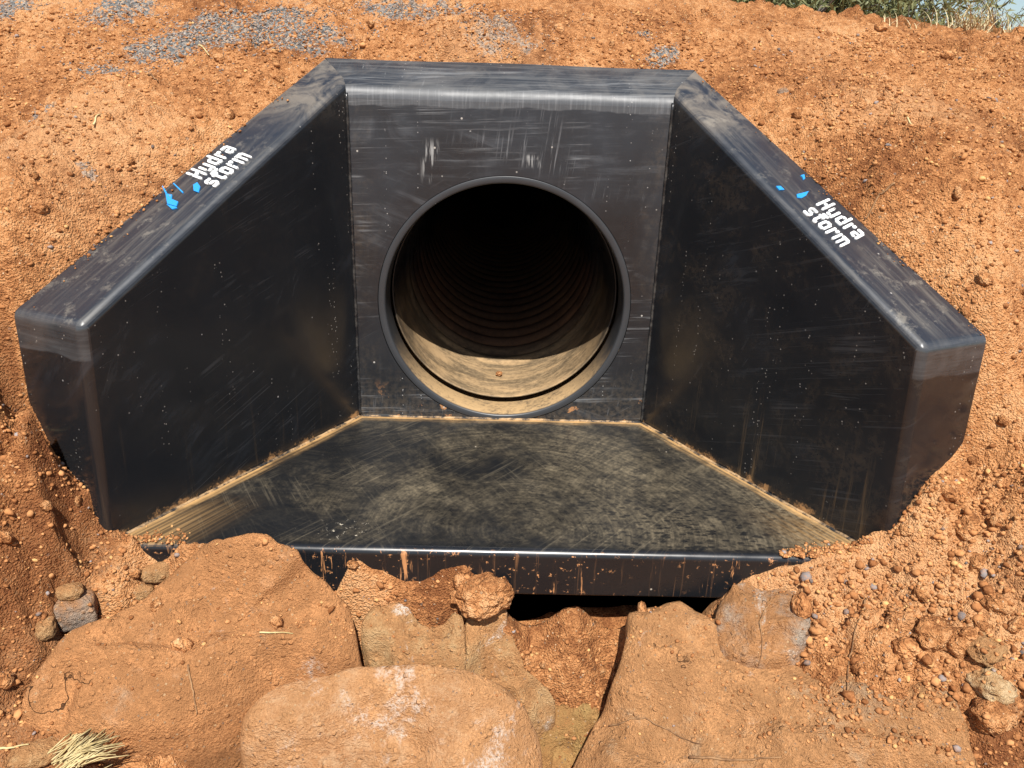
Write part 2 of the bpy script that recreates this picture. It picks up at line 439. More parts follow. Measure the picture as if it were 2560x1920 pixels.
        rough = M.add(rough, M.mul(M.mul(film, topf), 0.4))
    elif part == 'bore':
        low = M.step(M.add(Z, M.mul(M.sub(mid, 0.5), 0.16)), 0.30, 0.08)
        sleeve = M.step(Y, 0.0, 0.012)
        c = M.mix(0.55, c, (0.045, 0.047, 0.051))
        f = M.mul(M.mul(low, sleeve), M.step(M.add(M.mul(fine, 0.5), M.mul(mid, 0.5)), 0.28, 0.56))
        c = M.mix(M.mul(f, 0.88), c, (0.46, 0.30, 0.14))
        rough = M.add(M.add(rough, 0.14), M.mul(f, 0.4))
    elif part == 'pipe':
        r = M.math('SQRT', M.add(M.mul(X, X), M.math('POWER', M.sub(Z, 0.415), 2.0)))
        low = M.step(M.add(Z, M.mul(M.sub(M.noise(5.0, 4, 0.65, vec=M.map(scale=(2, .5, 1))), 0.5), 0.26)), 0.46, 0.04)
        flow = M.noise(1.0, 5, 0.7, 0.4, vec=M.map(scale=(3, 11, 3)))
        f = M.mul(low, M.add(0.45, M.mul(M.step(M.add(M.mul(flow, 0.55), M.mul(fine, 0.45)), 0.36, 0.60), 0.55)))
        ph = M.add(0.5, M.mul(M.math('COSINE', M.mul(M.sub(Y, 0.40), 2 * math.pi / 0.13)), 0.5))
        trough = M.mix(M.step(Y, 0.42, 0.50), (1, 1, 1), M.mix(ph, (0.25, 0.25, 0.25), (1, 1, 1)))
        f = M.mul(f, M.sep(trough)[0])
        c = M.mix(M.mul(f, 0.85), c, M.mix(M.step(Y, 0.45, 0.75), M.mix(M.step(flow, 0.40, 0.62), (0.26, 0.180, 0.095), (0.44, 0.29, 0.145)), (0.46, 0.20, 0.085)))  # silt colour turns redder past the shadow edge, painting in bounced light
        rough = M.add(M.mul(rough, 1.1), M.mul(f, 0.5))
    elif part == 'bead':
        f = M.step(M.add(M.mul(M.noise(13, 5, .7), 0.7), M.mul(fine, .3)), 0.42, 0.60)
        c = M.mix(M.mul(f, 0.85), c, (0.46, 0.29, 0.14))
        rough = M.add(rough, 0.4)
    elif part == 'weld':
        c = M.mix(M.step(M.noise(30, 4, .7), 0.4, 0.7), c, (0.055, 0.052, 0.048))
    return M.out(c, rough, 0.5, M.bump(h, 0.10, 0.02))


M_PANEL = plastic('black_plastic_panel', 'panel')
M_WING = plastic('black_plastic_wing', 'wing')
M_APRON = plastic('black_plastic_apron', 'apron')
M_BORE = plastic('black_plastic_bore', 'bore')
M_PIPE = plastic('black_plastic_pipe', 'pipe')
M_BEAD = plastic('silted_weld', 'bead')
M_WELD = plastic('plastic_weld', 'weld')


def paint(name, color, wear):
    M = Mat(name)
    n = M.step(M.noise(70.0, 5, 0.75), wear, wear + 0.05)
    c = M.mix(n, color, (0.03, 0.03, 0.032))
    return M.out(c, 0.55, 0.4)


M_WHITE = paint('white_stencil_paint', (0.72, 0.72, 0.70), 0.565)
M_BLUE = paint('blue_paint', (0.02, 0.25, 0.62), 0.66)

# ------------------------------------------------------------------ terrain
#TERRAIN-BEGIN
CP = np.array([
    # round the back and along the outer edges of the wing coping
    (-0.60, 0.20, 1.165), (0.60, 0.20, 1.160), (0.0, 0.20, 1.160), (-0.30, 0.20, 1.160), (0.30, 0.20, 1.160),
    (-0.90, -0.26, 0.86), (0.90, -0.26, 0.86), (-0.76, -0.03, 1.015), (0.76, -0.03, 1.015), (-1.05, -0.48, 0.705), (1.05, -0.48, 0.700),
    (-1.20, -0.69, 0.540), (1.22, -0.67, 0.540),
    # the batter either side
    (-1.5, -0.45, 0.74), (1.5, -0.45, 0.73), (-1.5, 0.1, 1.09), (1.5, 0.1, 1.09), (-2.2, -0.5, 0.72), (2.2, -0.5, 0.70), (-2.2, 0.1, 1.08), (2.2, 0.1, 1.06),
    (-1.1, 0.2, 1.15), (1.1, 0.2, 1.15),
    # up to the crest
    (-2.4, 0.6, 1.33), (-1.2, 0.6, 1.365), (0.0, 0.6, 1.375), (1.0, 0.6, 1.345), (1.8, 0.6, 1.30), (2.5, 0.6, 1.26),
    (-2.4, 1.1, 1.50), (-1.2, 1.1, 1.55), (0.0, 1.1, 1.54), (0.9, 0.95, 1.435), (1.4, 0.95, 1.393), (2.0, 0.95, 1.362), (2.8, 0.95, 1.325),
    (-2.4, 1.7, 1.62), (-1.2, 1.7, 1.66), (0.0, 1.7, 1.62), (0.9, 1.6, 1.44), (1.6, 1.6, 1.36), (2.4, 1.6, 1.30),
    # beside the wing ends
    (-1.204, -0.729, 0.290), (-1.159, -0.755, 0.222), (-1.106, -0.784, 0.177), (-1.054, -0.812, 0.128), (-1.014, -0.834, 0.081), (1.201, -0.733, 0.239), (1.137, -0.766, 0.216), (1.078, -0.796, 0.195), (1.038, -0.818, 0.146), (1.014, -0.834, 0.094), (-1.135, -0.855, 0.400), (-1.227, -0.839, 0.460), (-1.188, -0.990, 0.300), (-1.154, -0.861, 0.235),
    (-1.052, -0.926, 0.125), (-1.126, -1.014, 0.140), (-1.164, -1.145, 0.050),
    (-1.043, -0.887, -0.030), (-1.084, -0.989, 0.000), (-0.927, -0.807, -0.005), (-0.912, -0.859, -0.060), (-1.118, -1.110, -0.100), (-0.940, -0.938, -0.100),
    (1.262, -0.727, 0.360), (1.454, -0.616, 0.450), (1.355, -0.862, 0.300), (1.222, -0.807, 0.190), (1.172, -0.885, 0.075), (-1.050, -1.049, -0.110), (1.266, -0.989, 0.120),
    (1.002, -0.763, 0.035), (0.915, -0.784, 0.025), (0.857, -0.828, 0.010), (0.927, -0.880, -0.030), (1.045, -0.947, -0.020), 
    
    # in front of the lip
    (-0.92, -0.85, 0.005), (-0.80, -0.85, -0.008), (-0.70, -0.87, -0.04), (-0.62, -0.87, -0.10), (-0.50, -0.87, -0.11), (-0.45, -0.86, -0.100), (-0.38, -0.85, -0.095), (-0.30, -0.85, -0.108), (-0.18, -0.85, -0.118), (-0.08, -0.86, -0.15),
    (0.03, -0.86, -0.20), (0.2, -0.85, -0.225), (0.4, -0.85, -0.225), (0.54, -0.86, -0.19), (0.62, -0.86, -0.080), (0.72, -0.86, -0.040), (0.82, -0.86, -0.018),
    (0.2, -0.75, -0.175), (0.4, -0.75, -0.175), (0.3, -0.62, -0.15), (0.0, -0.72, -0.2), (-0.3, -0.74, -0.17), (-0.6, -0.76, -0.12), (-0.8, -0.75, -0.09), (0.6, -0.75, -0.2), (0.75, -0.76, -0.08),
    (0.88, -0.79, 0.02), (0.95, -0.80, 0.06), (-0.98, -0.83, 0.02),
    (-0.381, -0.854, -0.150), (-0.237, -0.856, -0.145), (-0.153, -0.866, -0.150), (0.028, -0.837, -0.220), (0.093, -0.855, -0.310), (0.214, -0.884, -0.305), (0.216, -0.915, -0.385), (0.326, -0.840, -0.325), (0.308, -0.879, -0.400),
    (0.263, -0.986, -0.470), (0.161, -0.963, -0.560),
    (-0.472, -0.820, -0.360), (-0.801, -0.911, -0.260), (-0.679, -1.019, -0.455), (-0.640, -0.815, -0.260), (-0.573, -0.753, -0.140), (-0.675, -0.766, -0.075), (-0.518, -0.925, -0.500), (-0.089, -0.900, -0.500), (-0.337, -0.920, -0.550), (-0.404, -0.918, -0.380), (0.470, -0.829, -0.300), (-0.975, -1.002, -0.300), (-0.790, -1.157, -0.330), (-1.008, -1.216, -0.260), (-1.114, -1.261, -0.280), (-0.654, -1.206, -0.400), (-0.872, -1.287, -0.380),
    (-0.194, -1.092, -0.520), (0.511, -1.001, -0.450), (0.034, -1.411, -0.550), (-0.697, -1.486, -0.450), (0.806, -1.437, -0.500), (-0.210, -0.918, -0.360), 
    # right bank, round and beneath the broad slab
    (0.68, -0.93, -0.19), (0.72, -0.89, -0.10), (0.82, -0.99, -0.135), (0.90, -1.02, -0.10), (1.0, -1.06, -0.09), (1.09, -1.10, -0.085), (1.14, -1.17, -0.13), (1.16, -1.25, -0.21), (1.15, -1.34, -0.32),
    (1.22, -1.08, -0.03), (1.27, -1.18, -0.09), (1.30, -1.30, -0.22), (1.40, -1.15, 0.0), (1.45, -1.35, -0.20),
    (0.80, -1.15, -0.33), (0.95, -1.20, -0.32), (0.62, -1.08, -0.33), (0.45, -0.98, -0.30), (0.70, -1.40, -0.46), (1.05, -1.45, -0.45),
])


def tps_fit(P, lam=1e-6):
    n = len(P)
    d2 = ((P[:, None, :2] - P[None, :, :2]) ** 2).sum(-1)
    K = 0.5 * d2 * np.log(d2 + 1e-12)
    A = np.zeros((n + 3, n + 3))
    A[:n, :n] = K + lam * np.eye(n)
    A[:n, n] = 1; A[:n, n + 1:] = P[:, :2]
    A[n, :n] = 1; A[n + 1:, :n] = P[:, :2].T
    return np.linalg.solve(A, np.concatenate([P[:, 2], np.zeros(3)]))


TPS = tps_fit(CP)


def base_height(x, y):
    x = np.asarray(x, float); y = np.asarray(y, float)
    xc = np.clip(x, -2.6, 2.8); yc = np.clip(y, -1.9, 1.7)
    out = TPS[-3] + TPS[-2] * xc + TPS[-1] * yc
    for (px, py, pz), w in zip(CP, TPS[:-3]):
        d2 = (xc - px) ** 2 + (yc - py) ** 2
        out = out + w * 0.5 * d2 * np.log(d2 + 1e-12)
    far = np.hypot(x - xc, y - yc)
    out = out - 0.35 * np.clip((y - 1.7) / 6.0, 0, 1) - 0.02 * np.clip(far - 3, 0, 25)
    return out
#TERRAIN-END


def perlin(x, y, seed=0):
    r = np.random.default_rng(seed)
    perm = r.permutation(512); perm = np.concatenate([perm, perm])
    ang = r.random(512) * 2 * np.pi
    gx, gy = np.cos(ang), np.sin(ang)
    xi = np.floor(x).astype(int); yi = np.floor(y).astype(int)
    xf = x - xi; yf = y - yi
    u = xf * xf * xf * (xf * (xf * 6 - 15) + 10); v = yf * yf * yf * (yf * (yf * 6 - 15) + 10)

    def g(ix, iy, dx, dy):
        h = perm[(perm[ix & 511] + iy) & 511]
        return gx[h] * dx + gy[h] * dy
    a = g(xi, yi, xf, yf); b = g(xi + 1, yi, xf - 1, yf)
    c = g(xi, yi + 1, xf, yf - 1); d = g(xi + 1, yi + 1, xf - 1, yf - 1)
    return (a + u * (b - a)) * (1 - v) + (c + u * (d - c)) * v


def outside(x, y):
    """signed distance (about) to the plan outline of the headwall, negative inside"""
    ax = np.abs(x)
    d1 = (ax - 0.598) * 0.831 + (y - 0.188) * 0.556
    d2 = y - 0.188
    d3 = (ax - 0.979) * 0.42 - (y + 0.815) * 0.907
    d3 = np.where(ax < 0.985, -(y + 0.838), d3)
    return np.maximum(np.maximum(d1, d2), d3)


def grid_axis(lo, hi, step, far_lo, far_hi):
    a = list(np.arange(lo, hi + 1e-9, step))
    s, v = step, hi
    while v < far_hi:
        s *= 1.25; v += s; a.append(v)
    s, v = step, lo
    while v > far_lo:
        s *= 1.25; v -= s; a.insert(0, v)
    return np.array(a)


GX = grid_axis(-2.1, 2.2, 0.0052, -400, 400)
GY = grid_axis(-1.50, 1.40, 0.0052, -60, 900)
XX, YY = np.meshgrid(GX, GY)
# the smooth form is sampled coarsely and interpolated, the soil texture is added at full resolution
cx_ = grid_axis(-2.4, 2.5, 0.03, -400, 400); cy_ = grid_axis(-1.8, 1.7, 0.03, -60, 900)
cX, cY = np.meshgrid(cx_, cy_)
cH = base_height(cX, cY)


def bilin(ax_, ay_, H, x, y):
    i = np.clip(np.searchsorted(ax_, x) - 1, 0, len(ax_) - 2)
    j = np.clip(np.searchsorted(ay_, y) - 1, 0, len(ay_) - 2)
    u = np.clip((x - ax_[i]) / (ax_[i + 1] - ax_[i]), 0, 1); v = np.clip((y - ay_[j]) / (ay_[j + 1] - ay_[j]), 0, 1)
    return (H[j, i] * (1 - u) + H[j, i + 1] * u) * (1 - v) + (H[j + 1, i] * (1 - u) + H[j + 1, i + 1] * u) * v


ZZ = bilin(cx_, cy_, cH, XX, YY)
near = (np.clip(1 - (np.abs(XX) - 3) / 3, 0, 1) * np.clip(1 - (np.abs(YY) - 2.0) / 3, 0, 1))
wx = XX + 0.05 * perlin(XX * 6, YY * 6, 21); wy = YY + 0.05 * perlin(XX * 6, YY * 6, 22)
ruff = 0.75 + 0.9 * np.clip(perlin(XX * 1.7, YY * 1.7, 5) + 0.15, 0, 1)
ruff = ruff * np.where(YY > -0.75, 0.85, 1.15)
tex = 0.026 * perlin(wx * 3.5, wy * 5, 1) + 0.020 * perlin(wx * 8, wy * 12, 2) + 0.016 * np.clip(perlin(wx * 6, wy * 15, 13), -0.1, 1)


def granules(cell, seed, rmin, rmax, fill):
    """packed rounded crumbs: height of the tallest cap over each point"""
    gx_ = wx2 / cell; gy_ = wy2 / cell
    ix = np.floor(gx_).astype(int); iy = np.floor(gy_).astype(int)
    rr_ = np.random.default_rng(seed); T = rr_.random((4, 256, 256))
    best = np.zeros_like(XX)
    for ox in (-1, 0, 1):
        for oy in (-1, 0, 1):
            a, b = (ix + ox) & 255, (iy + oy) & 255
            px = ix + ox + 0.15 + 0.7 * T[0, a, b]; py = iy + oy + 0.15 + 0.7 * T[1, a, b]
            rad = (rmin + (rmax - rmin) * T[2, a, b] ** 2) * (T[3, a, b] < fill)
            d2 = (gx_ - px) ** 2 + (gy_ - py) ** 2
            best = np.maximum(best, np.sqrt(np.clip(rad * rad - d2, 0, None)))
    return best * cell


wx2 = XX + 0.014 * perlin(XX * 38, YY * 38, 23); wy2 = YY + 0.014 * perlin(XX * 38, YY * 38, 24)
loose = np.clip(0.55 + 1.3 * perlin(XX * 1.9, YY * 2.6, 7) + 0.6 * perlin(XX * 6, YY * 8, 8), 0.05, 1.25)
patchy = np.clip(0.5 + 1.6 * perlin(XX * 3.3, YY * 4.5, 17), 0, 1)
loose = loose * (0.35 + 0.9 * patchy)
loose = np.where(YY < -0.78, np.clip(loose + 0.45, 0, 1.3), loose)
tex += 1.25 * ruff * (0.0095 * (0.30 - np.abs(perlin(wx * 17, wy * 20, 3))) + 0.0060 * perlin(wx * 34, wy * 34, 4) + 0.0062 * perlin(XX * 62, YY * 62, 6) + 0.0035 * perlin(XX * 95, YY * 95, 9))
tex += loose * (0.36 * granules(0.019, 101, 0.15, 0.80, 0.55) + 0.55 * granules(0.034, 102, 0.2, 0.68, 0.45) + 0.65 * granules(0.075, 103, 0.15, 0.55, 0.30)) + 0.42 * patchy * granules(0.13, 106, 0.15, 0.50, 0.30)
tex += np.clip((XX - 0.72) / 0.12, 0, 1) * np.clip((-0.72 - YY) / 0.1, 0, 1) * (0.75 * granules(0.042, 104, 0.25, 0.70, 0.75) + 0.6 * granules(0.024, 105, 0.3, 0.75, 0.8))
pits = np.clip(perlin(wx * 9, wy * 12, 12) - 0.30, 0, 1)
tex -= 0.14 * pits
# clods half buried in the surface
ncl = 2600
cxs = RNG.uniform(-2.2, 2.3, ncl); cys = RNG.uniform(-1.6, 1.5, ncl)
crs = 0.008 + 0.024 * RNG.random(ncl) ** 4.0
clmp = perlin(cxs * 2.3, cys * 2.3, 31)
crs *= np.clip(0.9 + 0.9 * clmp, 0.45, 1.5)
stamp = np.zeros_like(XX)
for x0, y0, r0, asp in zip(cxs, cys, crs, RNG.uniform(0.7, 1.4, ncl)):
    i0 = np.searchsorted(GX, x0 - r0 * 1.5); i1 = np.searchsorted(GX, x0 + r0 * 1.5)
    j0 = np.searchsorted(GY, y0 - r0 * 1.5); j1 = np.searchsorted(GY, y0 + r0 * 1.5)
    if i1 - i0 < 2 or j1 - j0 < 2:
        continue
    sx = (XX[j0:j1, i0:i1] - x0) / (r0 * asp); sy = (YY[j0:j1, i0:i1] - y0) * asp / r0
    cap = np.sqrt(np.clip(1 - (sx * sx + sy * sy), 0, 1)) * r0 * 0.95
    stamp[j0:j1, i0:i1] = np.maximum(stamp[j0:j1, i0:i1], cap)
edge = outside(XX, YY)
calm = np.clip(edge / 0.05, 0.30, 1)          # trimmed neatly up to the plastic
ZZ = ZZ + near * calm * (tex + stamp)
# broken soil ledges on the left of the cut
def ledge(pts, drop, width):
    global ZZ
    for (xa, ya), (xb, yb) in zip(pts[:-1], pts[1:]):
        ex, ey = xb - xa, yb - ya; L = math.hypot(ex, ey); ex /= L; ey /= L
        t = (XX - xa) * ex + (YY - ya) * ey
        s = (XX - xa) * -ey + (YY - ya) * ex + 0.018 * perlin(XX * 14, YY * 14, 41)
        w = np.clip(np.minimum(t + 0.03, L + 0.03 - t) / 0.04, 0, 1)
        ZZ += w * drop * np.where(s > 0, np.exp(-(s / width) ** 2), 0) - w * drop * 0.8 * np.where(s <= 0, np.exp(-(s / width) ** 2), 0)
ledge([(-1.013, -0.783), (-1.035, -0.866), (-1.060, -0.979), (-1.020, -1.057), (-1.069, -1.124)][::-1], 0.028, 0.07)
ins = np.clip(-edge / 0.012, 0, 1)
inner_top = YY > -0.80
ZZ = np.where((edge < 0) & inner_top & (np.abs(XX) > 0.3), ZZ - 0.10 * ins, ZZ)
ZZ = np.where((edge < 0) & inner_top & (np.abs(XX) <= 0.3), ZZ - 0.10 * ins, ZZ)


def ground_z(x, y):
    return bilin(GX, GY, ZZ, np.asarray(x, float), np.asarray(y, float))


def in_hole(x, y):
    ax = np.abs(x)
    side = (ax - 0.55) * 0.83 + (y - 0.10) * 0.556
    return (y < 0.10) & (side < 0) & (y > -0.70)


ny_, nx_ = XX.shape
idx = np.arange(nx_ * ny_).reshape(ny_, nx_)
q = np.stack([idx[:-1, :-1], idx[:-1, 1:], idx[1:, 1:], idx[1:, :-1]], -1).reshape(-1, 4)
mx_ = (XX[:-1, :-1] + XX[1:, 1:]) / 2; my_ = (YY[:-1, :-1] + YY[1:, 1:]) / 2
q = q[~in_hole(mx_, my_).ravel()]
ground = mesh_np('ground', np.stack([XX, YY, ZZ], -1).reshape(-1, 3), q, M_SOIL)
ground['kind'] = 'structure'


def blob(x, y, pts):
    m = np.zeros_like(x)
    for px, py, rx, ry, a in pts:
        dx = x - px; dy = y - py; ca, sa = math.cos(a), math.sin(a)
        u = (dx * ca + dy * sa) / rx; v = (-dx * sa + dy * ca) / ry
        m = np.maximum(m, np.exp(-(u * u + v * v)))
    return m


GRAVEL = [(*p, a, b, c) for p, a, b, c in (
    ((-1.758, 0.508), 0.10, 0.10, 0), ((-1.365, 0.491), 0.13, 0.16, 0), ((-1.127, 0.253), 0.16, 0.10, 0.3), ((-1.035, 0.353), 0.20, 0.12, 0.5), ((-0.846, 0.349), 0.24, 0.13, 0.3),
    ((-0.677, 0.279), 0.17, 0.09, 0.0), ((-0.069, 0.335), 0.08, 0.06, 0), ((-0.037, 0.273), 0.14, 0.06, 0), ((0.500, 0.258), 0.08, 0.05, 0.6), ((-1.368, -0.106), 0.045, 0.03, 0),
    ((-1.116, -0.405), 0.035, 0.02, 0), ((-0.328, 0.448), 0.25, 0.10, 0), ((-1.280, 0.113), 0.09, 0.05, 0), ((0.432, 0.352), 0.05, 0.03, 0))]
DAMP = [(*p, a, b, c) for p, a, b, c in (
    ((-1.081, -1.132), 0.14, 0.20, 0), ((-1.002, -1.210), 0.10, 0.10, 0), ((-1.039, -0.865), 0.12, 0.07, 0), ((-1.043, -0.965), 0.10, 0.06, 0), ((-1.222, -0.728), 0.03, 0.05, 0), ((1.132, -1.252), 0.10, 0.10, 0))]
tint = np.zeros((ny_ * nx_, 4), np.float32)
tint[:, 0] = (blob(XX, YY, GRAVEL) * near).ravel()
tint[:, 1] = blob(XX, YY, DAMP).ravel()
tint[:, 2] = np.clip(perlin(XX * 1.3 + 9, YY * 1.8, 51) * 1.2 + 0.12, 0, 1).ravel()
tint[:, 3] = 1
at = ground.data.color_attributes.new('tint', 'FLOAT_COLOR', 'POINT')
at.data.foreach_set('color', tint.ravel())

# ------------------------------------------------------------------ headwall
hw = empty('stormwater_headwall', (0, 0, 0), 'black plastic stormwater headwall with sloping wing walls set in red earth', 'headwall')
ZC, RB = 0.415, 0.398


def bevel(o, width, seg=6, angle=None):
    b = o.modifiers.new('round', 'BEVEL')
    b.width = width; b.segments = seg
    b.limit_method = 'WEIGHT'
    b.harden_normals = True
    return b


def set_weights(o, edges):
    me = o.data
    a = me.attributes.new('bevel_weight_edge', 'FLOAT', 'EDGE')
    want = {tuple(sorted(e)): w for e, w in edges.items()}
    for e in me.edges:
        k = tuple(sorted(e.vertices))
        if k in want:
            a.data[e.index].value = want[k]
        else:
            e.use_edge_sharp = True


def grid_quad(a, b, c, d, nu, nv):
    V = []
    for j in range(nv + 1):
        for i in range(nu + 1):
            u, v = i / nu, j / nv
            V.append((1 - u) * (1 - v) * a + u * (1 - v) * b + u * v * c + (1 - u) * v * d)
    return V


def panel_mesh():
    """front sheet pierced by the bore, rolled over the top into the sloping coping"""
    N = 128
    V, F = [], []
    ring = []
    for k in range(N):
        a = 2 * math.pi * k / N
        ring.append((math.cos(a), math.sin(a)))
    X0, Z0, Z1 = 0.5, -0.06, 1.055
    for cx, sz in ring:                       # circle
        V.append((0.424 * cx, 0.0, ZC + 0.424 * sz))
    corner = [math.atan2(z - ZC, x) for x, z in ((X0, Z0), (X0, Z1), (-X0, Z1), (-X0, Z0))]
    for k, (cx, sz) in enumerate(ring):       # rectangle, snapped to corners
        a = 2 * math.pi * k / N
        t = min((X0 / abs(cx)) if abs(cx) > 1e-6 else 9, ((Z1 - ZC) / sz) if sz > 1e-6 else ((ZC - Z0) / -sz if sz < -1e-6 else 9))
        x, z = t * cx, ZC + t * sz
        for ca, (xx, zz) in zip(corner, ((X0, Z0), (X0, Z1), (-X0, Z1), (-X0, Z0))):
            da = (a - ca + math.pi) % (2 * math.pi) - math.pi
            if abs(da) <= math.pi / N + 1e-9:
                x, z = xx, zz
        V.append((x, 0.0, z))
    for k in range(N):
        k2 = (k + 1) % N
        F.append((k, N + k, N + k2, k2))
    # coping: profile swept along x between the mitres
    prof = [(0.0, 1.055)]
    r = 0.045
    ang_end = math.radians(90 + 20)
    for i in range(1, 9):
        t = i / 8 * math.radians(70)
        prof.append((r - r * math.cos(t), 1.055 + r * math.sin(t) * 1.0))
    yl, zl = prof[-1]
    prof += [(0.10, zl + (0.10 - yl) * 0.42), (0.178, 1.168), (0.188, 1.166), (0.192, 1.15), (0.192, 0.85)]
    n = len(prof); S = 40
    b0 = len(V)
    for i in range(S + 1):
        u = -1 + 2 * i / S
        for y, z in prof:
            hx = 0.5 + 0.098 * min(1, max(0, y / 0.188))
            dz = 0.0015 * math.sin(5 * u + 9 * y)
            V.append((u * hx, y, z + (dz if z > 1.06 else 0)))
    for i in range(S):
        for j in range(n - 1):
            a = b0 + i * n + j
            F.append((a, a + n, a + n + 1, a + 1))
    return V, F


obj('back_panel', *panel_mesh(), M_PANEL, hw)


def lathe(profile, N, zc=ZC, x0=0.0):
    V, F = [], []
    n = len(profile)
    for k in range(N):
        a = 2 * math.pi * k / N
        for r, y in profile:
            V.append((x0 + r * math.cos(a), y, zc + r * math.sin(a)))
    for k in range(N):
        k2 = (k + 1) % N
        for j in range(n - 1):
            F.append((k * n + j, k * n + j + 1, k2 * n + j + 1, k2 * n + j))
    return V, F


# rim and sleeve of the bore
obj('bore_collar', *lathe([(0.4225, 0.002), (0.4218, -0.0008), (0.4205, -0.0014), (0.4045, -0.0014), (0.4005, 0.0008), (0.399, 0.006), (0.398, 0.02), (0.398, 0.118), (0.400, 0.121), (0.468, 0.122)], 160), M_BORE, hw)

WP = dict(A=(0.5, 0.0), B=(0.995, -0.835), C=(0.979, -0.809, 0.5625), D=(0.5, 0.0, 1.10), E=(1.196, -0.700, 0.5625), K=(0.598, 0.188, 1.168))


def wing_mesh(s):
    zb = -0.16
    A = Vector((0.5 * s, 0.0, zb)); B = Vector((0.9995 * s, -0.8395, zb))
    C = Vector((0.979 * s, -0.809, 0.566)); D = Vector((0.5 * s, 0.0, 1.104))
    E = Vector((1.196 * s, -0.703, 0.5625)); K = Vector((0.598 * s, 0.188, 1.168))
    Eb = Vector((1.198 * s, -0.735, zb)); Kb = Vector((0.598 * s, 0.188, zb))
    V = [A, B, C, D, E, K, Eb, Kb]
    F = [(0, 1, 2, 3), (3, 2, 4, 5), (5, 4, 6, 7), (1, 6, 4, 2), (0, 3, 5, 7), (0, 7, 6, 1)]
    if s < 0:
        F = [f[::-1] for f in F]
    return V, F


# the faces of the right wing are wound so that normals point outwards
for s, lab in ((-1, 'wing wall on the left'), (1, 'wing wall on the right')):
    V, F = wing_mesh(s)
    w = obj('wing_wall', V, F, M_WING, hw)
    bm = bmesh.new(); bm.from_mesh(w.data); bmesh.ops.recalc_face_normals(bm, faces=bm.faces); bm.to_mesh(w.data); bm.free()
    set_weights(w, {(2, 3): 1.0, (2, 4): 0.8, (1, 2): 0.9, (4, 5): 0.35, (4, 6): 0.35})
    bevel(w, 0.024, 7)
    pass
    w['side'] = s
WINGS = {o['side']: o for o in hw.children if 'side' in o}

# apron slab
def apron():
    e = 0.006
    P = [(-0.5 - e, 0.003), (0.5 + e, 0.003), (0.995 + e, -0.835), (-0.995 - e, -0.835)]
    V = [Vector((x, y, 0.0)) for x, y in P] + [Vector((x, y, -0.132)) for x, y in P]
    F = [(0, 3, 2, 1), (4, 5, 6, 7), (3, 7, 6, 2), (0, 1, 5, 4), (1, 2, 6, 5), (0, 4, 7, 3)]
    o = obj('apron', V, F, M_APRON, hw)
    bm = bmesh.new(); bm.from_mesh(o.data); bmesh.ops.recalc_face_normals(bm, faces=bm.faces); bm.to_mesh(o.data); bm.free()
    set_weights(o, {(2, 3): 1.0, (6, 7): 0.3})
    bevel(o, 0.020, 6)
apron()


def bead(name, pts, r, mat, parent, seg=6):
    """thin tube along a polyline"""
    V, F = [], []
    pts = [Vector(p) for p in pts]
    for i, p in enumerate(pts):
        d = (pts[min(i + 1, len(pts) - 1)] - pts[max(i - 1, 0)]).normalized()
        s = d.orthogonal().normalized(); t = d.cross(s)
        rr = r[i] if isinstance(r, (list, tuple)) else r
        for k in range(seg):
            a = 2 * math.pi * k / seg
            V.append(p + (s * math.cos(a) + t * math.sin(a)) * rr)
    for i in range(len(pts) - 1):
        for k in range(seg):
            k2 = (k + 1) % seg
            F.append((i * seg + k, i * seg + k2, (i + 1) * seg + k2, (i + 1) * seg + k))
    F.append(tuple(range(seg))[::-1]); F.append(tuple((len(pts) - 1) * seg + k for k in range(seg)))
    return obj(name, V, F, mat, parent)


def wavy(a, b, n, amp):
    a, b = Vector(a), Vector(b)
    return [a.lerp(b, i / n) + Vector([random.uniform(-amp, amp) for _ in range(3)]) for i in range(n + 1)]


bead('weld_seam', wavy((-0.497, -0.002, 0.0), (0.497, -0.002, 0.0), 60, 0.0008), 0.0055, M_BEAD, hw)
for s in (-1, 1):
    bead('weld_seam', wavy((0.497 * s, -0.003, -0.001), (0.992 * s, -0.836, -0.001), 70, 0.0009), 0.0060, M_BEAD, hw)
    bead('weld_seam', wavy((0.498 * s, -0.002, 0.0), (0.498 * s, -0.002, 1.07), 50, 0.0006), 0.005, M_WELD, hw)

# ------------------------------------------------------------------ stencilled lettering on the coping
GLYPH = {
    'H': ([(0, 0, .2, 1), (.46, 0, .66, 1), (.24, .4, .46, .6)], .80),
    'y': ([(0, .25, .2, .74), (.42, -.04, .62, .74), (.08, .02, .40, .20), (.05, -.25, .54, -.08)], .76),
    'd': ([(0, .08, .2, .66), (.12, 0, .62, .18), (.12, .56, .38, .74), (.42, .22, .62, 1.0)], .76),
    'r': ([(0, 0, .2, .74), (.24, .52, .50, .74)], .58),
    'a': ([(.04, .56, .52, .74), (.42, 0, .62, .66), (0, .06, .2, .40), (.10, 0, .38, .16), (.12, .28, .40, .42)], .76),
    's': ([(.08, .57, .58, .74), (0, .40, .2, .66), (.10, .29, .50, .45), (.40, .08, .60, .34), (.02, 0, .52, .17)], .74),
    't': ([(.12, .10, .32, .90), (0, .56, .50, .74), (.18, 0, .50, .18)], .62),
    'o': ([(0, .08, .2, .66), (.42, .08, .62, .66), (.12, 0, .50, .18), (.12, .56, .50, .74)], .76),
    'm': ([(0, 0, .2, .74), (.38, 0, .56, .66), (.74, 0, .92, .66), (.24, .56, .84, .74)], 1.04),
}


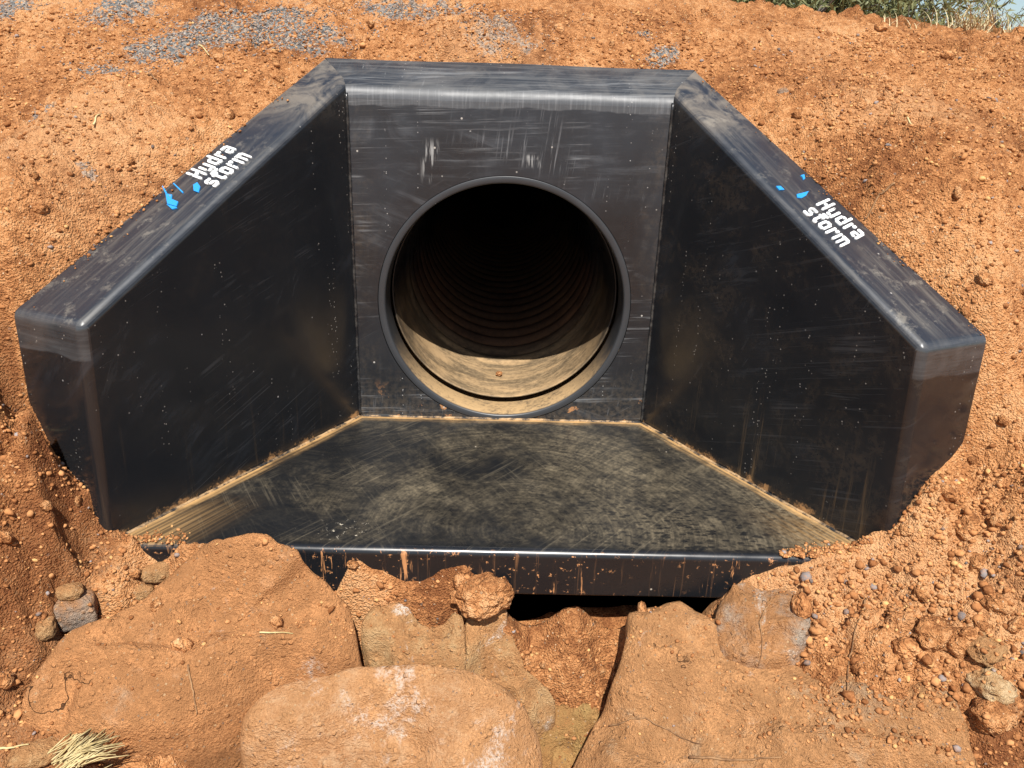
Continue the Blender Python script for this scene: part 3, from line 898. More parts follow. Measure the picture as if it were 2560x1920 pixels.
def slabs(name, rects, origin, e1, e2, nrm, mat, parent, th=0.0010):
    V, F = [], []
    for i, quad in enumerate(rects):
        b = len(V); m = len(quad)
        hgt = th + 0.00008 * (i % 9)
        for lift in (hgt, -0.002):
            for u, v in quad:
                V.append(origin + e1 * u + e2 * v + nrm * lift)
        F.append(tuple(b + k for k in range(m)))
        for k in range(m):
            F.append((b + k, b + m + k, b + m + (k + 1) % m, b + (k + 1) % m))
    o = obj(name, V, F, mat, parent, smooth=False)
    bm = bmesh.new(); bm.from_mesh(o.data); bmesh.ops.recalc_face_normals(bm, faces=bm.faces); bm.to_mesh(o.data); bm.free()
    return o


def oct_rect(x0, y0, x1, y1, c=0.055):
    return [(x0 + c, y0), (x1 - c, y0), (x1, y0 + c), (x1, y1 - c), (x1 - c, y1), (x0 + c, y1), (x0, y1 - c), (x0, y0 + c)]


def word(text):
    x, out = 0.0, []
    for ch in text:
        rects, adv = GLYPH[ch]
        out += [oct_rect(x + a, b, x + c, d) for a, b, c, d in rects]
        x += adv
    return out, x - 0.14


def coping(s):
    C = Vector((0.979 * s, -0.809, 0.566)); D = Vector((0.5 * s, 0, 1.104)); E = Vector((1.196 * s, -0.703, 0.5625)); K = Vector((0.598 * s, 0.188, 1.168))
    n = (D - C).cross(E - C).normalized()
    if n.z < 0:
        n = -n
    return C, D, E, K, n


def on_coping(s, p, lift=0.0):
    C, D, E, K, n = coping(s)
    # two triangles of the coping quad: C-D-E / D-E-K as the renderer splits it; lift from whichever is higher
    p = Vector(p)
    n1 = (D - C).cross(E - C); n2 = (D - K).cross(E - K)
    z1 = C.z - (n1.x * (p.x - C.x) + n1.y * (p.y - C.y)) / n1.z
    z2 = K.z - (n2.x * (p.x - K.x) + n2.y * (p.y - K.y)) / n2.z
    return Vector((p.x, p.y, max(z1, z2) + lift))


def letter_pair(s, h0, h1, htop, s0, s1):
    """words painted along the coping: baseline start, baseline end and cap top of each word"""
    n = coping(s)[4]
    par = WINGS[s]
    for text, a, b in (('Hydra', h0, h1), ('storm', s0, s1)):
        a3, b3 = on_coping(s, a), on_coping(s, b)
        rects, wd = word(text)
        e1 = (b3 - a3) / wd
        e2 = on_coping(s, htop) - on_coping(s, h0)
        e2 = e2 - e1 * (e2.dot(e1) / e1.length_squared) * 0.6
        slabs('lettering', rects, a3, e1, e2, n, M_WHITE, par)


letter_pair(-1, (-0.841, -0.340, 0.841), (-0.770, -0.232, 0.915), (-0.892, -0.280, 0.858), (-0.786, -0.397, 0.829), (-0.710, -0.294, 0.901))
letter_pair(1, (0.842, -0.366, 0.828), (0.925, -0.472, 0.753), (0.888, -0.305, 0.846), (0.788, -0.421, 0.816), (0.862, -0.529, 0.742))
for s, shapes in ((-1, [[(-0.931, -0.365, 0.805), (-0.908, -0.379, 0.803), (-0.903, -0.398, 0.795), (-0.878, -0.419, 0.792), (-0.876, -0.439, 0.782), (-0.909, -0.415, 0.785)], [(-0.857, -0.357, 0.828), (-0.848, -0.349, 0.834), (-0.832, -0.374, 0.827), (-0.828, -0.401, 0.815), (-0.846, -0.386, 0.817)],
                        [(-0.954, -0.327, 0.818), (-0.953, -0.324, 0.820), (-0.927, -0.364, 0.806), (-0.930, -0.367, 0.804)], [(-0.923, -0.327, 0.826), (-0.922, -0.324, 0.828), (-0.877, -0.379, 0.812), (-0.879, -0.382, 0.810)], [(-0.876, -0.441, 0.782), (-0.871, -0.447, 0.780), (-0.885, -0.447, 0.776), (-0.911, -0.416, 0.784)]]),
                  (1, [[(0.735, -0.342, 0.870), (0.750, -0.334, 0.870), (0.758, -0.346, 0.862), (0.741, -0.356, 0.861)], [(0.793, -0.348, 0.850), (0.815, -0.331, 0.853), (0.839, -0.312, 0.856), (0.822, -0.340, 0.846), (0.804, -0.359, 0.842), (0.790, -0.364, 0.844)],
                       [(0.834, -0.245, 0.891), (0.848, -0.234, 0.893), (0.845, -0.254, 0.883), (0.837, -0.264, 0.881), (0.838, -0.249, 0.888)], [(0.548, -0.911, 0.645), (0.548, -0.911, 0.645), (0.548, -0.911, 0.645)]])):
    n = coping(s)[4]
    for sh in shapes:
        P = [on_coping(s, p) for p in sh]
        if (P[0] - P[1]).length < 1e-6:
            continue
        slabs('logo_paint', [[(0, 0)] * 0 + [(k, 0) for k in range(len(P))]], Vector(), Vector(), Vector(), n, M_BLUE, WINGS[s]) if False else None
        V = [p + n * 0.0012 for p in P] + [p - n * 0.002 for p in P]
        m = len(P)
        o = obj('logo_paint', V, [tuple(range(m))] + [(k, m + k, m + (k + 1) % m, (k + 1) % m) for k in range(m)], M_BLUE, WINGS[s], smooth=False)
        bm = bmesh.new(); bm.from_mesh(o.data); bmesh.ops.recalc_face_normals(bm, faces=bm.faces); bm.to_mesh(o.data); bm.free()

# ------------------------------------------------------------------ culvert pipe behind the panel
pipe = empty('culvert_pipe', (0, 0.1, 0), 'black corrugated culvert pipe opening behind the round hole of the headwall', 'pipe')
RP = 0.392
prof = [(RP + 0.007, 0.42), (RP + 0.007, 0.160), (RP + 0.005, 0.157), (RP + 0.001, 0.157), (RP, 0.160)]
y = 0.165
while y < 0.50:
    prof.append((RP - 0.0015 * math.sin((y - 0.11) * 8), y)); y += 0.05
y0 = 0.50
while y < 9.0:
    ph = 2 * math.pi * (y - y0) / 0.13
    amp = 0.0125 * min(1, (y - y0) / 0.1 + 0.2)
    prof.append((RP - 0.001 + amp * math.cos(ph), y))
    y += 0.13 / (12 if y < 4 else 6)
prof.append((0.001, y))
pv, pf = lathe(prof, 128)
po = obj('corrugated_wall', [(a, b - 0.1, c) for a, b, c in pv], pf, M_PIPE, pipe)
ring = lathe([(0.467, 0.119), (0.467, 0.40), (RP + 0.004, 0.405)], 96)
obj('socket', [(a, b - 0.1, c) for a, b, c in ring[0]], ring[1], M_PIPE, pipe)
# ------------------------------------------------------------------ boulders
def fbm3(p, f, o=4, g=0.5):
    v, a = 0.0, 1.0
    for _ in range(o):
        v += a * mnoise.noise(p * f); f *= 2.1; a *= g
    return v


ROCKS = []          # (object, BVH) used to drop loose soil on top


def register(o):
    me = o.data
    mw = o.matrix_world if o.parent is None else o.parent.matrix_world @ o.matrix_world
    loc = o.location
    vs = [v.co + loc for v in me.vertices]
    bv = BVHTree.FromPolygons(vs, [tuple(p.vertices) for p in me.polygons])
    xs = [v.x for v in vs]; ys = [v.y for v in vs]
    ROCKS.append((o, bv, min(xs), max(xs), min(ys), max(ys)))


def boulder(name, outline, lift, depth, sharp, mat, label, group=None, amp=0.012, freq=5.0, plane=None, nseg=150, tuck=0.10, strata=0.0, cat='boulder', chips=18, chip=0.016, plates=0.006):
    """solid rock whose rim is the given ring of points: domed top, rounded shoulder, flanks down into the ground"""
    P = [Vector(p) for p in outline]
    # resample the closed ring with a Catmull-Rom curve
    m = len(P); ring = []
    per = [(P[(i + 1) % m] - P[i]).length for i in range(m)]; tot = sum(per)
    for i in range(m):
        a, b, c, d = P[i - 1], P[i], P[(i + 1) % m], P[(i + 2) % m]
        k = max(2, round(nseg * per[i] / tot))
        for j in range(k):
            t = j / k
            cr = 0.5 * ((2 * b) + (c - a) * t + (2 * a - 5 * b + 4 * c - d) * t * t + (3 * b - a - 3 * c + d) * t ** 3)
            ring.append(cr.lerp(b.lerp(c, t), 0.35))
    n = len(ring)
    cen = sum(ring, Vector()) / n
    # best plane through the rim
    A = np.array([[p.x - cen.x, p.y - cen.y, 1] for p in ring]); zz = np.array([p.z for p in ring])
    g, *_ = np.linalg.lstsq(A, zz, rcond=None)
    size = sum((p - cen).length for p in ring) / n
    NR = max(14, int(size / 0.0085))
    V, F = [], []
    seed = Vector((random.uniform(0, 50), random.uniform(0, 50), random.uniform(0, 50)))
    V.append(Vector((cen.x, cen.y, g[2] + lift)))
    for k in range(1, NR + 1):
        t = k / NR
        for p in ring:
            x, y = cen.x + (p.x - cen.x) * t, cen.y + (p.y - cen.y) * t
            pl = g[0] * (x - cen.x) + g[1] * (y - cen.y) + g[2]
            rim_off = p.z - (g[0] * (p.x - cen.x) + g[1] * (p.y - cen.y) + g[2])
            z = pl + lift * max(0.0, 1 - t ** sharp) ** (1 / 1.6) + rim_off * t ** 2
            V.append(Vector((x, y, z)))
    ND = max(5, int(depth / 0.012))
    for k in range(1, ND + 1):
        t = k / ND
        sh = 1 + 0.02 * math.sin(min(1, t * 2.2) * math.pi) - tuck * t * t
        for p in ring:
            V.append(Vector((cen.x + (p.x - cen.x) * sh, cen.y + (p.y - cen.y) * sh, p.z - depth * t)))
    for k in range(n):
        F.append((0, 1 + k, 1 + (k + 1) % n))
    for r_ in range(NR + ND - 1):
        a0 = 1 + r_ * n
        for k in range(n):
            k2 = (k + 1) % n
            F.append((a0 + k, a0 + n + k, a0 + n + k2, a0 + k2))
    F.append(tuple(1 + (NR + ND - 1) * n + k for k in range(n))[::-1])
    org = Vector((cen.x, cen.y, min(p.z for p in ring) - depth))
    # broken faces: chip the shoulder and the top with random planes
    cuts = []
    for _ in range(chips):
        p = ring[random.randrange(n)]
        out_ = Vector((p.x - cen.x, p.y - cen.y, 0)).normalized()
        tilt = random.uniform(0.35, 1.15)
        nn = (out_ * math.sin(tilt) + Vector((random.uniform(-.25, .25), random.uniform(-.25, .25), math.cos(tilt)))).normalized()
        cuts.append((p + Vector((0, 0, lift * 0.25)) - nn * random.uniform(0.0, chip) * 0.6, nn, random.uniform(0.30, 0.60) * size))
    for _ in range(chips // 2):
        p = cen.lerp(ring[random.randrange(n)], random.uniform(0.2, 0.7))
        nn = Vector((random.uniform(-.13, .13), random.uniform(-.14, .10), 1)).normalized()
        pz = g[0] * (p.x - cen.x) + g[1] * (p.y - cen.y) + g[2] + lift * 0.9
        cuts.append((Vector((p.x, p.y, pz)), nn, random.uniform(0.5, 0.9) * size))
    for i, v in enumerate(V):
        for pc, nn, rad in cuts:
            e = (v - pc).dot(nn)
            if e > 0:
                dd = math.hypot(v.x - pc.x, v.y - pc.y) / rad
                if dd < 1:
                    v = v - nn * min(e, 0.035) * 0.95 * min(1.0, (1 - dd) * 3.0)
        V[i] = v
    for i, v in enumerate(V):
        q = v + seed
        d = fbm3(q, freq, 6, 0.58) * amp + abs(fbm3(q, freq * 0.45, 2)) * amp * 0.5
        d2 = Vector((fbm3(q + Vector((9, 2, 4)), freq, 3), fbm3(q + Vector((3, 8, 1)), freq, 3), 0)) * amp * 0.8
        vo = mnoise.voronoi((q + Vector((mnoise.noise(q * 9), mnoise.noise(q * 9 + Vector((5, 1, 2))), 0)) * 0.02) * (1.6 * freq))[0]
        d += plates * min(vo[1] - vo[0], 0.16) / 0.16
        if strata:
            d += strata * math.sin((v.z * 3 + v.x * 0.6 + 0.2 * mnoise.noise(q * 4)) * 60) * 0.3
        V[i] = v + Vector((0, 0, d)) + d2 - org
    o = obj(name, V, F, mat)
    o.location = org
    tag(o, label, cat, group)
    bm = bmesh.new(); bm.from_mesh(o.data); bmesh.ops.recalc_face_normals(bm, faces=bm.faces); bm.to_mesh(o.data); bm.free()
    register(o)
    return o


R_OCHRE = rock_material('dusty_ochre_rock', (0.44, 0.205, 0.082), (0.30, 0.16, 0.085), (0.46, 0.30, 0.18), 0.64)
R_PINK = rock_material('pale_pink_rock', (0.50, 0.255, 0.110), (0.40, 0.190, 0.080), (0.53, 0.32, 0.17), 0.52, patch=(0.62, 0.52, 0.43), patch_amt=0.54)
R_TAN = rock_material('tan_slab_rock', (0.43, 0.215, 0.088), (0.36, 0.20, 0.085), (0.46, 0.29, 0.14), 0.52, patch_amt=0.60)
R_OLIVE = rock_material('olive_rock', (0.40, 0.205, 0.075), (0.27, 0.165, 0.058), (0.40, 0.25, 0.095), 0.52, patch_amt=0.66)
R_GREY = rock_material('grey_streaked_rock', (0.42, 0.205, 0.085), (0.17, 0.15, 0.13), (0.40, 0.32, 0.24), 0.525, patch=(0.60, 0.55, 0.47), patch_amt=0.56)
R_SLAB = rock_material('big_dusty_slab', (0.43, 0.215, 0.090), (0.22, 0.17, 0.125), (0.42, 0.30, 0.18), 0.62, patch_amt=0.64)
R_STONE = rock_material('grey_field_stone', (0.42, 0.21, 0.095), (0.20, 0.17, 0.145), (0.38, 0.28, 0.20), 0.50, patch_amt=0.66)
R_PALE = rock_material('pale_stone', (0.43, 0.19, 0.066), (0.46, 0.29, 0.135), (0.58, 0.42, 0.24), 0.44, patch=(0.68, 0.57, 0.38), patch_amt=0.50)

boulder('boulder', [(-0.668, -0.892, 0.067), (-0.589, -0.890, 0.077), (-0.523, -0.890, 0.069), (-0.475, -0.900, 0.032), (-0.469, -0.899, -0.033), (-0.419, -0.911, -0.078), (-0.377, -0.921, -0.118), (-0.349, -0.963, -0.168), (-0.338, -0.998, -0.223),
    (-0.402, -1.016, -0.258), (-0.487, -1.040, -0.273), (-0.564, -1.082, -0.278), (-0.645, -1.134, -0.278), (-0.724, -1.175, -0.273), (-0.824, -1.198, -0.258), (-0.938, -1.210, -0.248), (-1.009, -1.212, -0.228), (-1.048, -1.182, -0.193),
    (-1.033, -1.128, -0.138), (-0.986, -1.063, -0.088), (-0.914, -1.018, -0.063), (-0.843, -0.959, -0.033), (-0.785, -0.899, 0.000), (-0.737, -0.870, 0.022)],
    0.040, 0.30, 3.2, R_OCHRE, 'largest rounded ochre boulder, strewn with crumbs, against the left half of the lip', amp=0.013, freq=4.2, chips=4, chip=0.006)

boulder('boulder', [(-0.600, -1.122, -0.338), (-0.598, -1.074, -0.303), (-0.548, -1.041, -0.278), (-0.437, -1.010, -0.263), (-0.325, -0.999, -0.250), (-0.200, -0.996, -0.243), (-0.081, -0.993, -0.253), (0.006, -0.994, -0.288), (0.065, -1.018, -0.333), (0.099, -1.044, -0.388),
    (0.111, -1.087, -0.448), (0.100, -1.193, -0.508), (-0.018, -1.270, -0.518), (-0.215, -1.291, -0.508), (-0.405, -1.268, -0.498), (-0.564, -1.178, -0.478)],
    0.070, 0.20, 3.4, R_PINK, 'smooth boulder with white patches at the front, below the flat tan slab', amp=0.010, freq=4.0, chips=5, chip=0.008)

boulder('slab_rock', [(-0.344, -0.918, -0.183), (-0.325, -0.869, -0.163), (-0.274, -0.853, -0.153), (-0.204, -0.891, -0.158), (-0.144, -0.901, -0.153), (-0.098, -0.894, -0.153), (-0.087, -0.925, -0.193), (-0.083, -0.963, -0.248), (-0.085, -1.004, -0.313), (-0.200, -1.011, -0.323), (-0.317, -0.993, -0.313), (-0.336, -0.963, -0.253)],
    0.016, 0.22, 9.0, R_TAN, 'flat tan slab with a white stain, right of the largest boulder', amp=0.0075, freq=7.0, chips=3, chip=0.006, tuck=0.03)

boulder('slab_rock', [(-0.083, -0.874, -0.183), (-0.046, -0.855, -0.168), (0.009, -0.847, -0.168), (0.033, -0.864, -0.188), (0.050, -0.899, -0.233), (0.095, -0.940, -0.293), (0.151, -0.958, -0.358), (0.109, -0.991, -0.388), (0.020, -1.011, -0.378), (-0.072, -0.998, -0.318), (-0.080, -0.934, -0.243)],
    0.012, 0.24, 6.0, R_TAN, 'wedge shaped tan rock sloping down into the hollow beneath the crusty clod', amp=0.008, freq=7.0, tuck=0.02, chips=8, chip=0.008)

boulder('boulder', [(0.118, -0.935, -0.388), (0.191, -0.926, -0.383), (0.273, -0.932, -0.388), (0.275, -0.957, -0.418), (0.229, -0.999, -0.478), (0.183, -1.055, -0.528), (0.117, -1.084, -0.528), (0.082, -1.022, -0.488), (0.100, -0.974, -0.428)],
    0.015, 0.15, 5.0, R_OLIVE, 'small olive yellow rock at the foot of the hollow, right of the white patched boulder', amp=0.008, freq=8.0, tuck=0.03)

boulder('boulder', [(0.346, -0.862, -0.153), (0.389, -0.842, -0.138), (0.437, -0.842, -0.130), (0.494, -0.864, -0.138), (0.553, -0.903, -0.153), (0.629, -0.951, -0.163), (0.752, -0.996, -0.158), (0.878, -1.061, -0.128), (0.988, -1.101, -0.118), (1.059, -1.141, -0.123), (1.082, -1.194, -0.163),
    (1.078, -1.227, -0.223), (1.049, -1.265, -0.278), (0.938, -1.283, -0.398), (0.738, -1.329, -0.428), (0.484, -1.336, -0.438), (0.288, -1.297, -0.448), (0.190, -1.131, -0.458), (0.197, -1.086, -0.418), (0.249, -1.037, -0.348), (0.276, -0.998, -0.303), (0.315, -0.958, -0.243), (0.337, -0.916, -0.198)],
    0.035, 0.26, 5.0, R_SLAB, 'broad dusty slab, front right, with crumbs on its right end', amp=0.014, freq=4.0, chips=10, chip=0.010, tuck=0.05)

boulder('boulder', [(0.548, -0.916, -0.143), (0.572, -0.874, -0.103), (0.608, -0.854, -0.063), (0.667, -0.846, -0.043), (0.729, -0.858, -0.043), (0.771, -0.886, -0.068), (0.783, -0.929, -0.113), (0.764, -0.979, -0.158), (0.694, -1.007, -0.178), (0.605, -1.001, -0.178), (0.554, -0.964, -0.168)],
    0.025, 0.20, 5.0, R_GREY, 'grey and white streaked rock standing at the right end of the black lip', amp=0.008, freq=7.0, tuck=0.02, chips=9, chip=0.010)


def stone(name, c, r, mat, label, cat, squash=(1, 1, 0.8), rough=0.22, rz=0.0, sub=4, group=None, add=True, block=0.0):
    bm = bmesh.new()
    bmesh.ops.create_icosphere(bm, subdivisions=sub, radius=1.0)
    seed = Vector((random.uniform(0, 90), random.uniform(0, 90), random.uniform(0, 90)))
    for v in bm.verts:
        p = v.co.copy()
        if block:
            mxx = max(abs(p.x), abs(p.y), abs(p.z))
            p = p.lerp(p / mxx * 0.82, block)
        k = 1 + rough * (fbm3(p + seed, 1.3, 3) + 0.45 * fbm3(p + seed, 4.5, 3, 0.6))
        p = Vector((p.x * squash[0], p.y * squash[1], p.z * squash[2])) * k * r
        v.co = Matrix.Rotation(rz, 3, 'Z') @ p
    zmin = min(v.co.z for v in bm.verts)
    me = bpy.data.meshes.new(name)
    bm.to_mesh(me); bm.free()
    me.materials.append(mat)
    me.polygons.foreach_set('use_smooth', [True] * len(me.polygons))
    o = bpy.data.objects.new(name, me)
    o.location = c
    COL.objects.link(o)
    tag(o, label, cat, group)
    if add:
        register(o)
    return o


stone('soil_clod', (-0.046, -0.860, -0.115), 0.070, M_CLOD, 'crusty orange clod sitting against the middle of the black lip', 'clod', (1.08, 0.85, 0.74), 0.26, sub=5)
stone('stone', (-1.018, -0.971, -0.101), 0.052, R_STONE, 'grey squarish stone on the soil left of the largest boulder', 'stone', (1.0, 0.85, 0.85), 0.10, 0.4, block=0.65)
stone('stone', (1.115, -1.145, -0.122), 0.047, R_PALE, 'pale cream pitted stone at the right beside the end of the broad slab', 'stone', (0.9, 1.1, 0.7), 0.28, 0.3, block=0.3)
stone('soil_clod', (1.113, -1.188, -0.171), 0.048, M_CLOD, 'brown clod directly beneath the pale cream pitted stone', 'clod', (1.25, 0.85, 0.7), 0.32, 0.2)
stone('stone', (1.122, -1.089, -0.071), 0.044, R_TAN, 'rough ochre stone just above the pale cream pitted stone', 'stone', (1.2, 0.85, 0.7), 0.30, 0.8)
stone('soil_clod', (1.075, -1.064, -0.070), 0.036, M_CLOD, 'small round clod left of the rough ochre stone', 'clod', (1.1, 1, 0.85), 0.2)
stone('soil_clod', (1.028, -1.040, -0.068), 0.046, M_CLOD, 'lumpy clod second to the left of the rough ochre stone', 'clod', (1.25, 0.9, 0.7), 0.34, 0.5)
stone('soil_clod', (1.178, -0.852, 0.113), 0.043, M_CLOD, 'large soil clod high on the right bank beside the right wing wall', 'clod', (1.15, 0.9, 0.75), 0.32, 0.2)
stone('stone', (1.174, -0.871, 0.087), 0.034, R_TAN, 'yellowish stone tucked under the large clod of the right bank', 'stone', (1.15, 0.9, 0.8), 0.22, -0.3)
stone('stone', (1.148, -0.889, 0.064), 0.022, R_TAN, 'small yellow pebble left of the round red clod on the right bank', 'pebble', (1.2, 0.9, 0.8), 0.2)
stone('soil_clod', (1.176, -0.923, 0.051), 0.038, M_CLOD, 'round red clod below the yellowish stone of the right bank', 'clod', (1.1, 0.9, 0.75), 0.32)
stone('soil_clod', (1.173, -1.014, -0.001), 0.034, M_CLOD, 'clod alone midway down the right bank right of the crumbs', 'clod', (1.15, 0.9, 0.75), 0.32)
stone('stone', (-1.054, -1.039, -0.099), 0.030, R_TAN, 'small ochre stone below the grey squarish stone', 'stone', (0.8, 1.1, 0.8), 0.15, 0.3, block=0.4)
stone('stone', (-1.028, -0.968, -0.051), 0.028, R_TAN, 'small ochre stone above the grey squarish stone', 'stone', (1.1, 0.9, 0.75), 0.2, 0.1)
stone('stone', (-0.909, -0.884, -0.114), 0.034, R_TAN, 'ochre stone on the upper left edge of the largest boulder', 'stone', (1.2, 0.75, 0.7), 0.2, 0.4, block=0.3)
stone('stone', (-0.867, -0.845, -0.075), 0.036, R_TAN, 'tan stone above the upper left edge of the largest boulder', 'stone', (1.35, 0.7, 0.7), 0.2, 0.5, block=0.3)
stone('stone', (-1.004, -1.233, -0.279), 0.046, R_TAN, 'tan stone half hidden under the dry straw bundle', 'stone', (1.3, 0.8, 0.55), 0.18, 0.4)
stone('soil_clod', (-0.668, 0.476, 1.337), 0.030, M_CLOD, 'left clod of the pair at the top edge of the bank', 'clod', (1.0, 0.9, 0.9), 0.2)
stone('soil_clod', (-0.600, 0.461, 1.336), 0.024, M_CLOD, 'right clod of the pair at the top edge of the bank', 'clod', (1.1, 0.9, 0.8), 0.2)
stone('soil_clod', (0.850, 0.061, 1.110), 0.018, R_STONE, 'small grey stone alone on the bank right of the coping', 'stone', (1.1, 0.9, 0.8), 0.2)
stone('soil_clod', (-0.010, 0.36, 0.036), 0.012, M_CLOD, 'tiny clod lying on the sunlit bottom of the pipe', 'clod', (1.1, 0.8, 0.8), 0.3, sub=3, add=False)


# ------------------------------------------------------------------ loose clods, one object each
def drop(x, y):
    """top of the ground or of a rock at x, y"""
    z = float(ground_z(x, y)); on = None
    for o, bv, x0, x1, y0, y1 in ROCKS:
        if x0 <= x <= x1 and y0 <= y <= y1:
            h = bv.ray_cast(Vector((x, y, 3.0)), Vector((0, 0, -1)))
            if h[0] is not None and h[0].z > z:
                z = h[0].z; on = o
    return z, on


TEMPL = []
for k in range(10):
    bm = bmesh.new(); bmesh.ops.create_icosphere(bm, subdivisions=3, radius=1.0)
    sd = Vector((k * 7.3, 3.1 * k, 1.7))
    for v in bm.verts:
        p = v.co.copy()
        v.co = p * 0.015 * (1 + 0.26 * fbm3(p + sd, 1.2, 2) + 0.20 * fbm3(p + sd, 3.7, 3, 0.6))
    me = bpy.data.meshes.new('soil_clod'); bm.to_mesh(me); bm.free()
    me.materials.append(M_CLOD)
    me.polygons.foreach_set('use_smooth', [True] * len(me.polygons))
    TEMPL.append(me)

VIEW = [(-1.561, -0.148), (-1.881, 0.496), (-0.812, 0.471), (0.320, 0.523), (0.833, 0.580), (2.009, 0.665), (1.385, -0.751), (1.262, -1.050), (1.168, -1.284), (0.482, -1.134), (-0.452, -0.988), (-1.087, -1.268), (-1.158, -1.070), (-1.228, -0.838)]


def in_poly(x, y, poly):
    c = False
    for (xa, ya), (xb, yb) in zip(poly, poly[1:] + poly[:1]):
        if (ya > y) != (yb > y) and x < (xb - xa) * (y - ya) / (yb - ya) + xa:
            c = not c
    return c


GROUPS = [   # where, three spots each from left to right, size range
    ('on the bank in the top left corner, left of the gravel', (-1.577, 0.288), 0.16, 0.016),
    ('on the left bank just below the gravel', (-1.049, -0.083), 0.22, 0.015),
    ('on the left bank beside the left lettering', (-1.079, -0.291), 0.15, 0.014),
    ('at the left edge of the bank, halfway down', (-1.212, -0.531), 0.12, 0.016),
    ('on the bank above the left end of the coping', (-0.790, 0.115), 0.16, 0.014),
    ('on the bank straight above the pipe', (-0.162, 0.321), 0.30, 0.015),
    ('on the bank above the right corner of the coping', (0.537, 0.311), 0.20, 0.014),
    ('near the crest below the bushes', (1.099, 0.603), 0.25, 0.016),
    ('high on the right bank near the right edge', (1.687, 0.447), 0.14, 0.017),
    ('on the right bank halfway between crest and lettering', (1.064, -0.096), 0.22, 0.015),
    ('on the right bank level with the right lettering', (1.166, -0.482), 0.18, 0.015),
    ('on the right bank just above the right wing end', (1.205, -0.623), 0.10, 0.014),
    ('on the soil right of the right wing end', (1.272, -0.721), 0.08, 0.015),
    ('on the soil left of the left wing end', (-1.226, -0.712), 0.06, 0.015),
    ('in the cut below the left wing end', (-1.092, -0.934), 0.14, 0.017),
    ('between the left seam and the largest boulder', (-0.946, -0.876), 0.12, 0.017),
    ('left of the grey squarish stone', (-1.091, -1.042), 0.10, 0.018),
    ('in the dark soil at the left edge near the bottom', (-1.090, -1.140), 0.05, 0.016),
    ('in the soil between the largest and the white patched boulder', (-0.700, -1.021), 0.14, 0.019),
    ('on the soil ledge above the flat tan slab', (-0.274, -0.851), 0.20, 0.015),
    ('in the hollow under the lip', (0.202, -0.882), 0.10, 0.013),
    ('at the top of the right bank next to the wing end', (1.060, -0.854), 0.12, 0.018),
    ('in the heap right of the grey and white streaked rock', (0.878, -0.961), 0.12, 0.020),
    ('on the heap above the right end of the broad slab', (0.954, -1.062), 0.14, 0.021),
    ('on the right bank below the lone clod', (1.203, -1.068), 0.08, 0.019),
]
BIG = ('small', 'middling', 'large')
for where, (gx0, gy0), spread, r0 in GROUPS:
    sizes = [0.72, 0.95, 1.3]; random.shuffle(sizes)
    for k, side in enumerate(('leftmost', 'middle', 'rightmost')):
        x = gx0 + spread * (k - 1) + random.uniform(-0.3, 0.3) * spread
        y = gy0 + random.uniform(-0.35, 0.35) * min(spread, 0.12)
        if float(outside(np.array(x), np.array(y))) < 0.03:
            x += math.copysign(0.08, x); y -= 0.0
        z, on = drop(x, y)
        r = r0 * sizes[k]
        o = bpy.data.objects.new('soil_clod', TEMPL[random.randrange(10)])
        o.location = (x, y, z + r * 0.12)
        o.rotation_euler = (random.uniform(0, 6.3), random.uniform(0, 6.3), random.uniform(0, 6.3))
        o.scale = (r / 0.015 * random.uniform(1.0, 1.35), r / 0.015 * random.uniform(0.8, 1.1), r / 0.015 * random.uniform(0.7, 0.95))
        COL.objects.link(o)
        tag(o, side + ' of three clods ' + where, 'clod', 'loose clods of red soil scattered round the headwall')


# ------------------------------------------------------------------ crumbs: uncountable loose soil and grit
def ico(level):
    bm = bmesh.new(); bmesh.ops.create_icosphere(bm, subdivisions=level, radius=1.0)
    V = np.array([v.co[:] for v in bm.verts]); F = np.array([[v.index for v in f.verts] for f in bm.faces]); bm.free()
    return V, F


def scatter(name, x, y, z, r, colors, mat, level=1, flat=0.8):
    V0, F0 = ico(level)
    n = len(x); m = len(V0)
    jit = RNG.uniform(0.62, 1.30, (n, m, 1))
    ang = RNG.uniform(0, 2 * np.pi, (n, 3))
    P = V0[None] * jit * RNG.uniform(0.6, 1.3, (n, 1, 3))
    for a, (i, j) in enumerate(((0, 1), (1, 2), (0, 2))):
        c, s = np.cos(ang[:, a])[:, None], np.sin(ang[:, a])[:, None]
        pi, pj = P[..., i].copy(), P[..., j].copy()
        P[..., i] = pi * c - pj * s; P[..., j] = pi * s + pj * c
    P[..., 2] *= flat
    P = P * r[:, None, None] + np.stack([x, y, z + r * 0.30], -1)[:, None, :]
    F = (F0[None] + (np.arange(n) * m)[:, None, None]).reshape(-1, 3)
    o = mesh_np(name, P.reshape(-1, 3), F, mat, smooth=False)
    c4 = np.ones((n, 4), np.float32); c4[:, :3] = colors
    a = o.data.color_attributes.new('tint', 'FLOAT_COLOR', 'POINT')
    a.data.foreach_set('color', np.repeat(c4, m, 0).ravel())
    o['kind'] = 'stuff'
    return o


def soil_colors(n, pale=0.06, grey=0.03):
    pal = np.array([(0.19, 0.072, 0.025), (0.29, 0.122, 0.045), (0.38, 0.172, 0.066), (0.46, 0.225, 0.092)])
    c = pal[RNG.integers(0, 4, n)] * RNG.uniform(0.85, 1.12, (n, 1))
    k = RNG.random(n)
    c[k < pale] = np.array((0.52, 0.30, 0.12)) * RNG.uniform(0.8, 1.2, ((k < pale).sum(), 1))
    g = k > 1 - grey
    c[g] = np.array((0.17, 0.155, 0.15)) * RNG.uniform(0.5, 1.6, (g.sum(), 1))
    return c


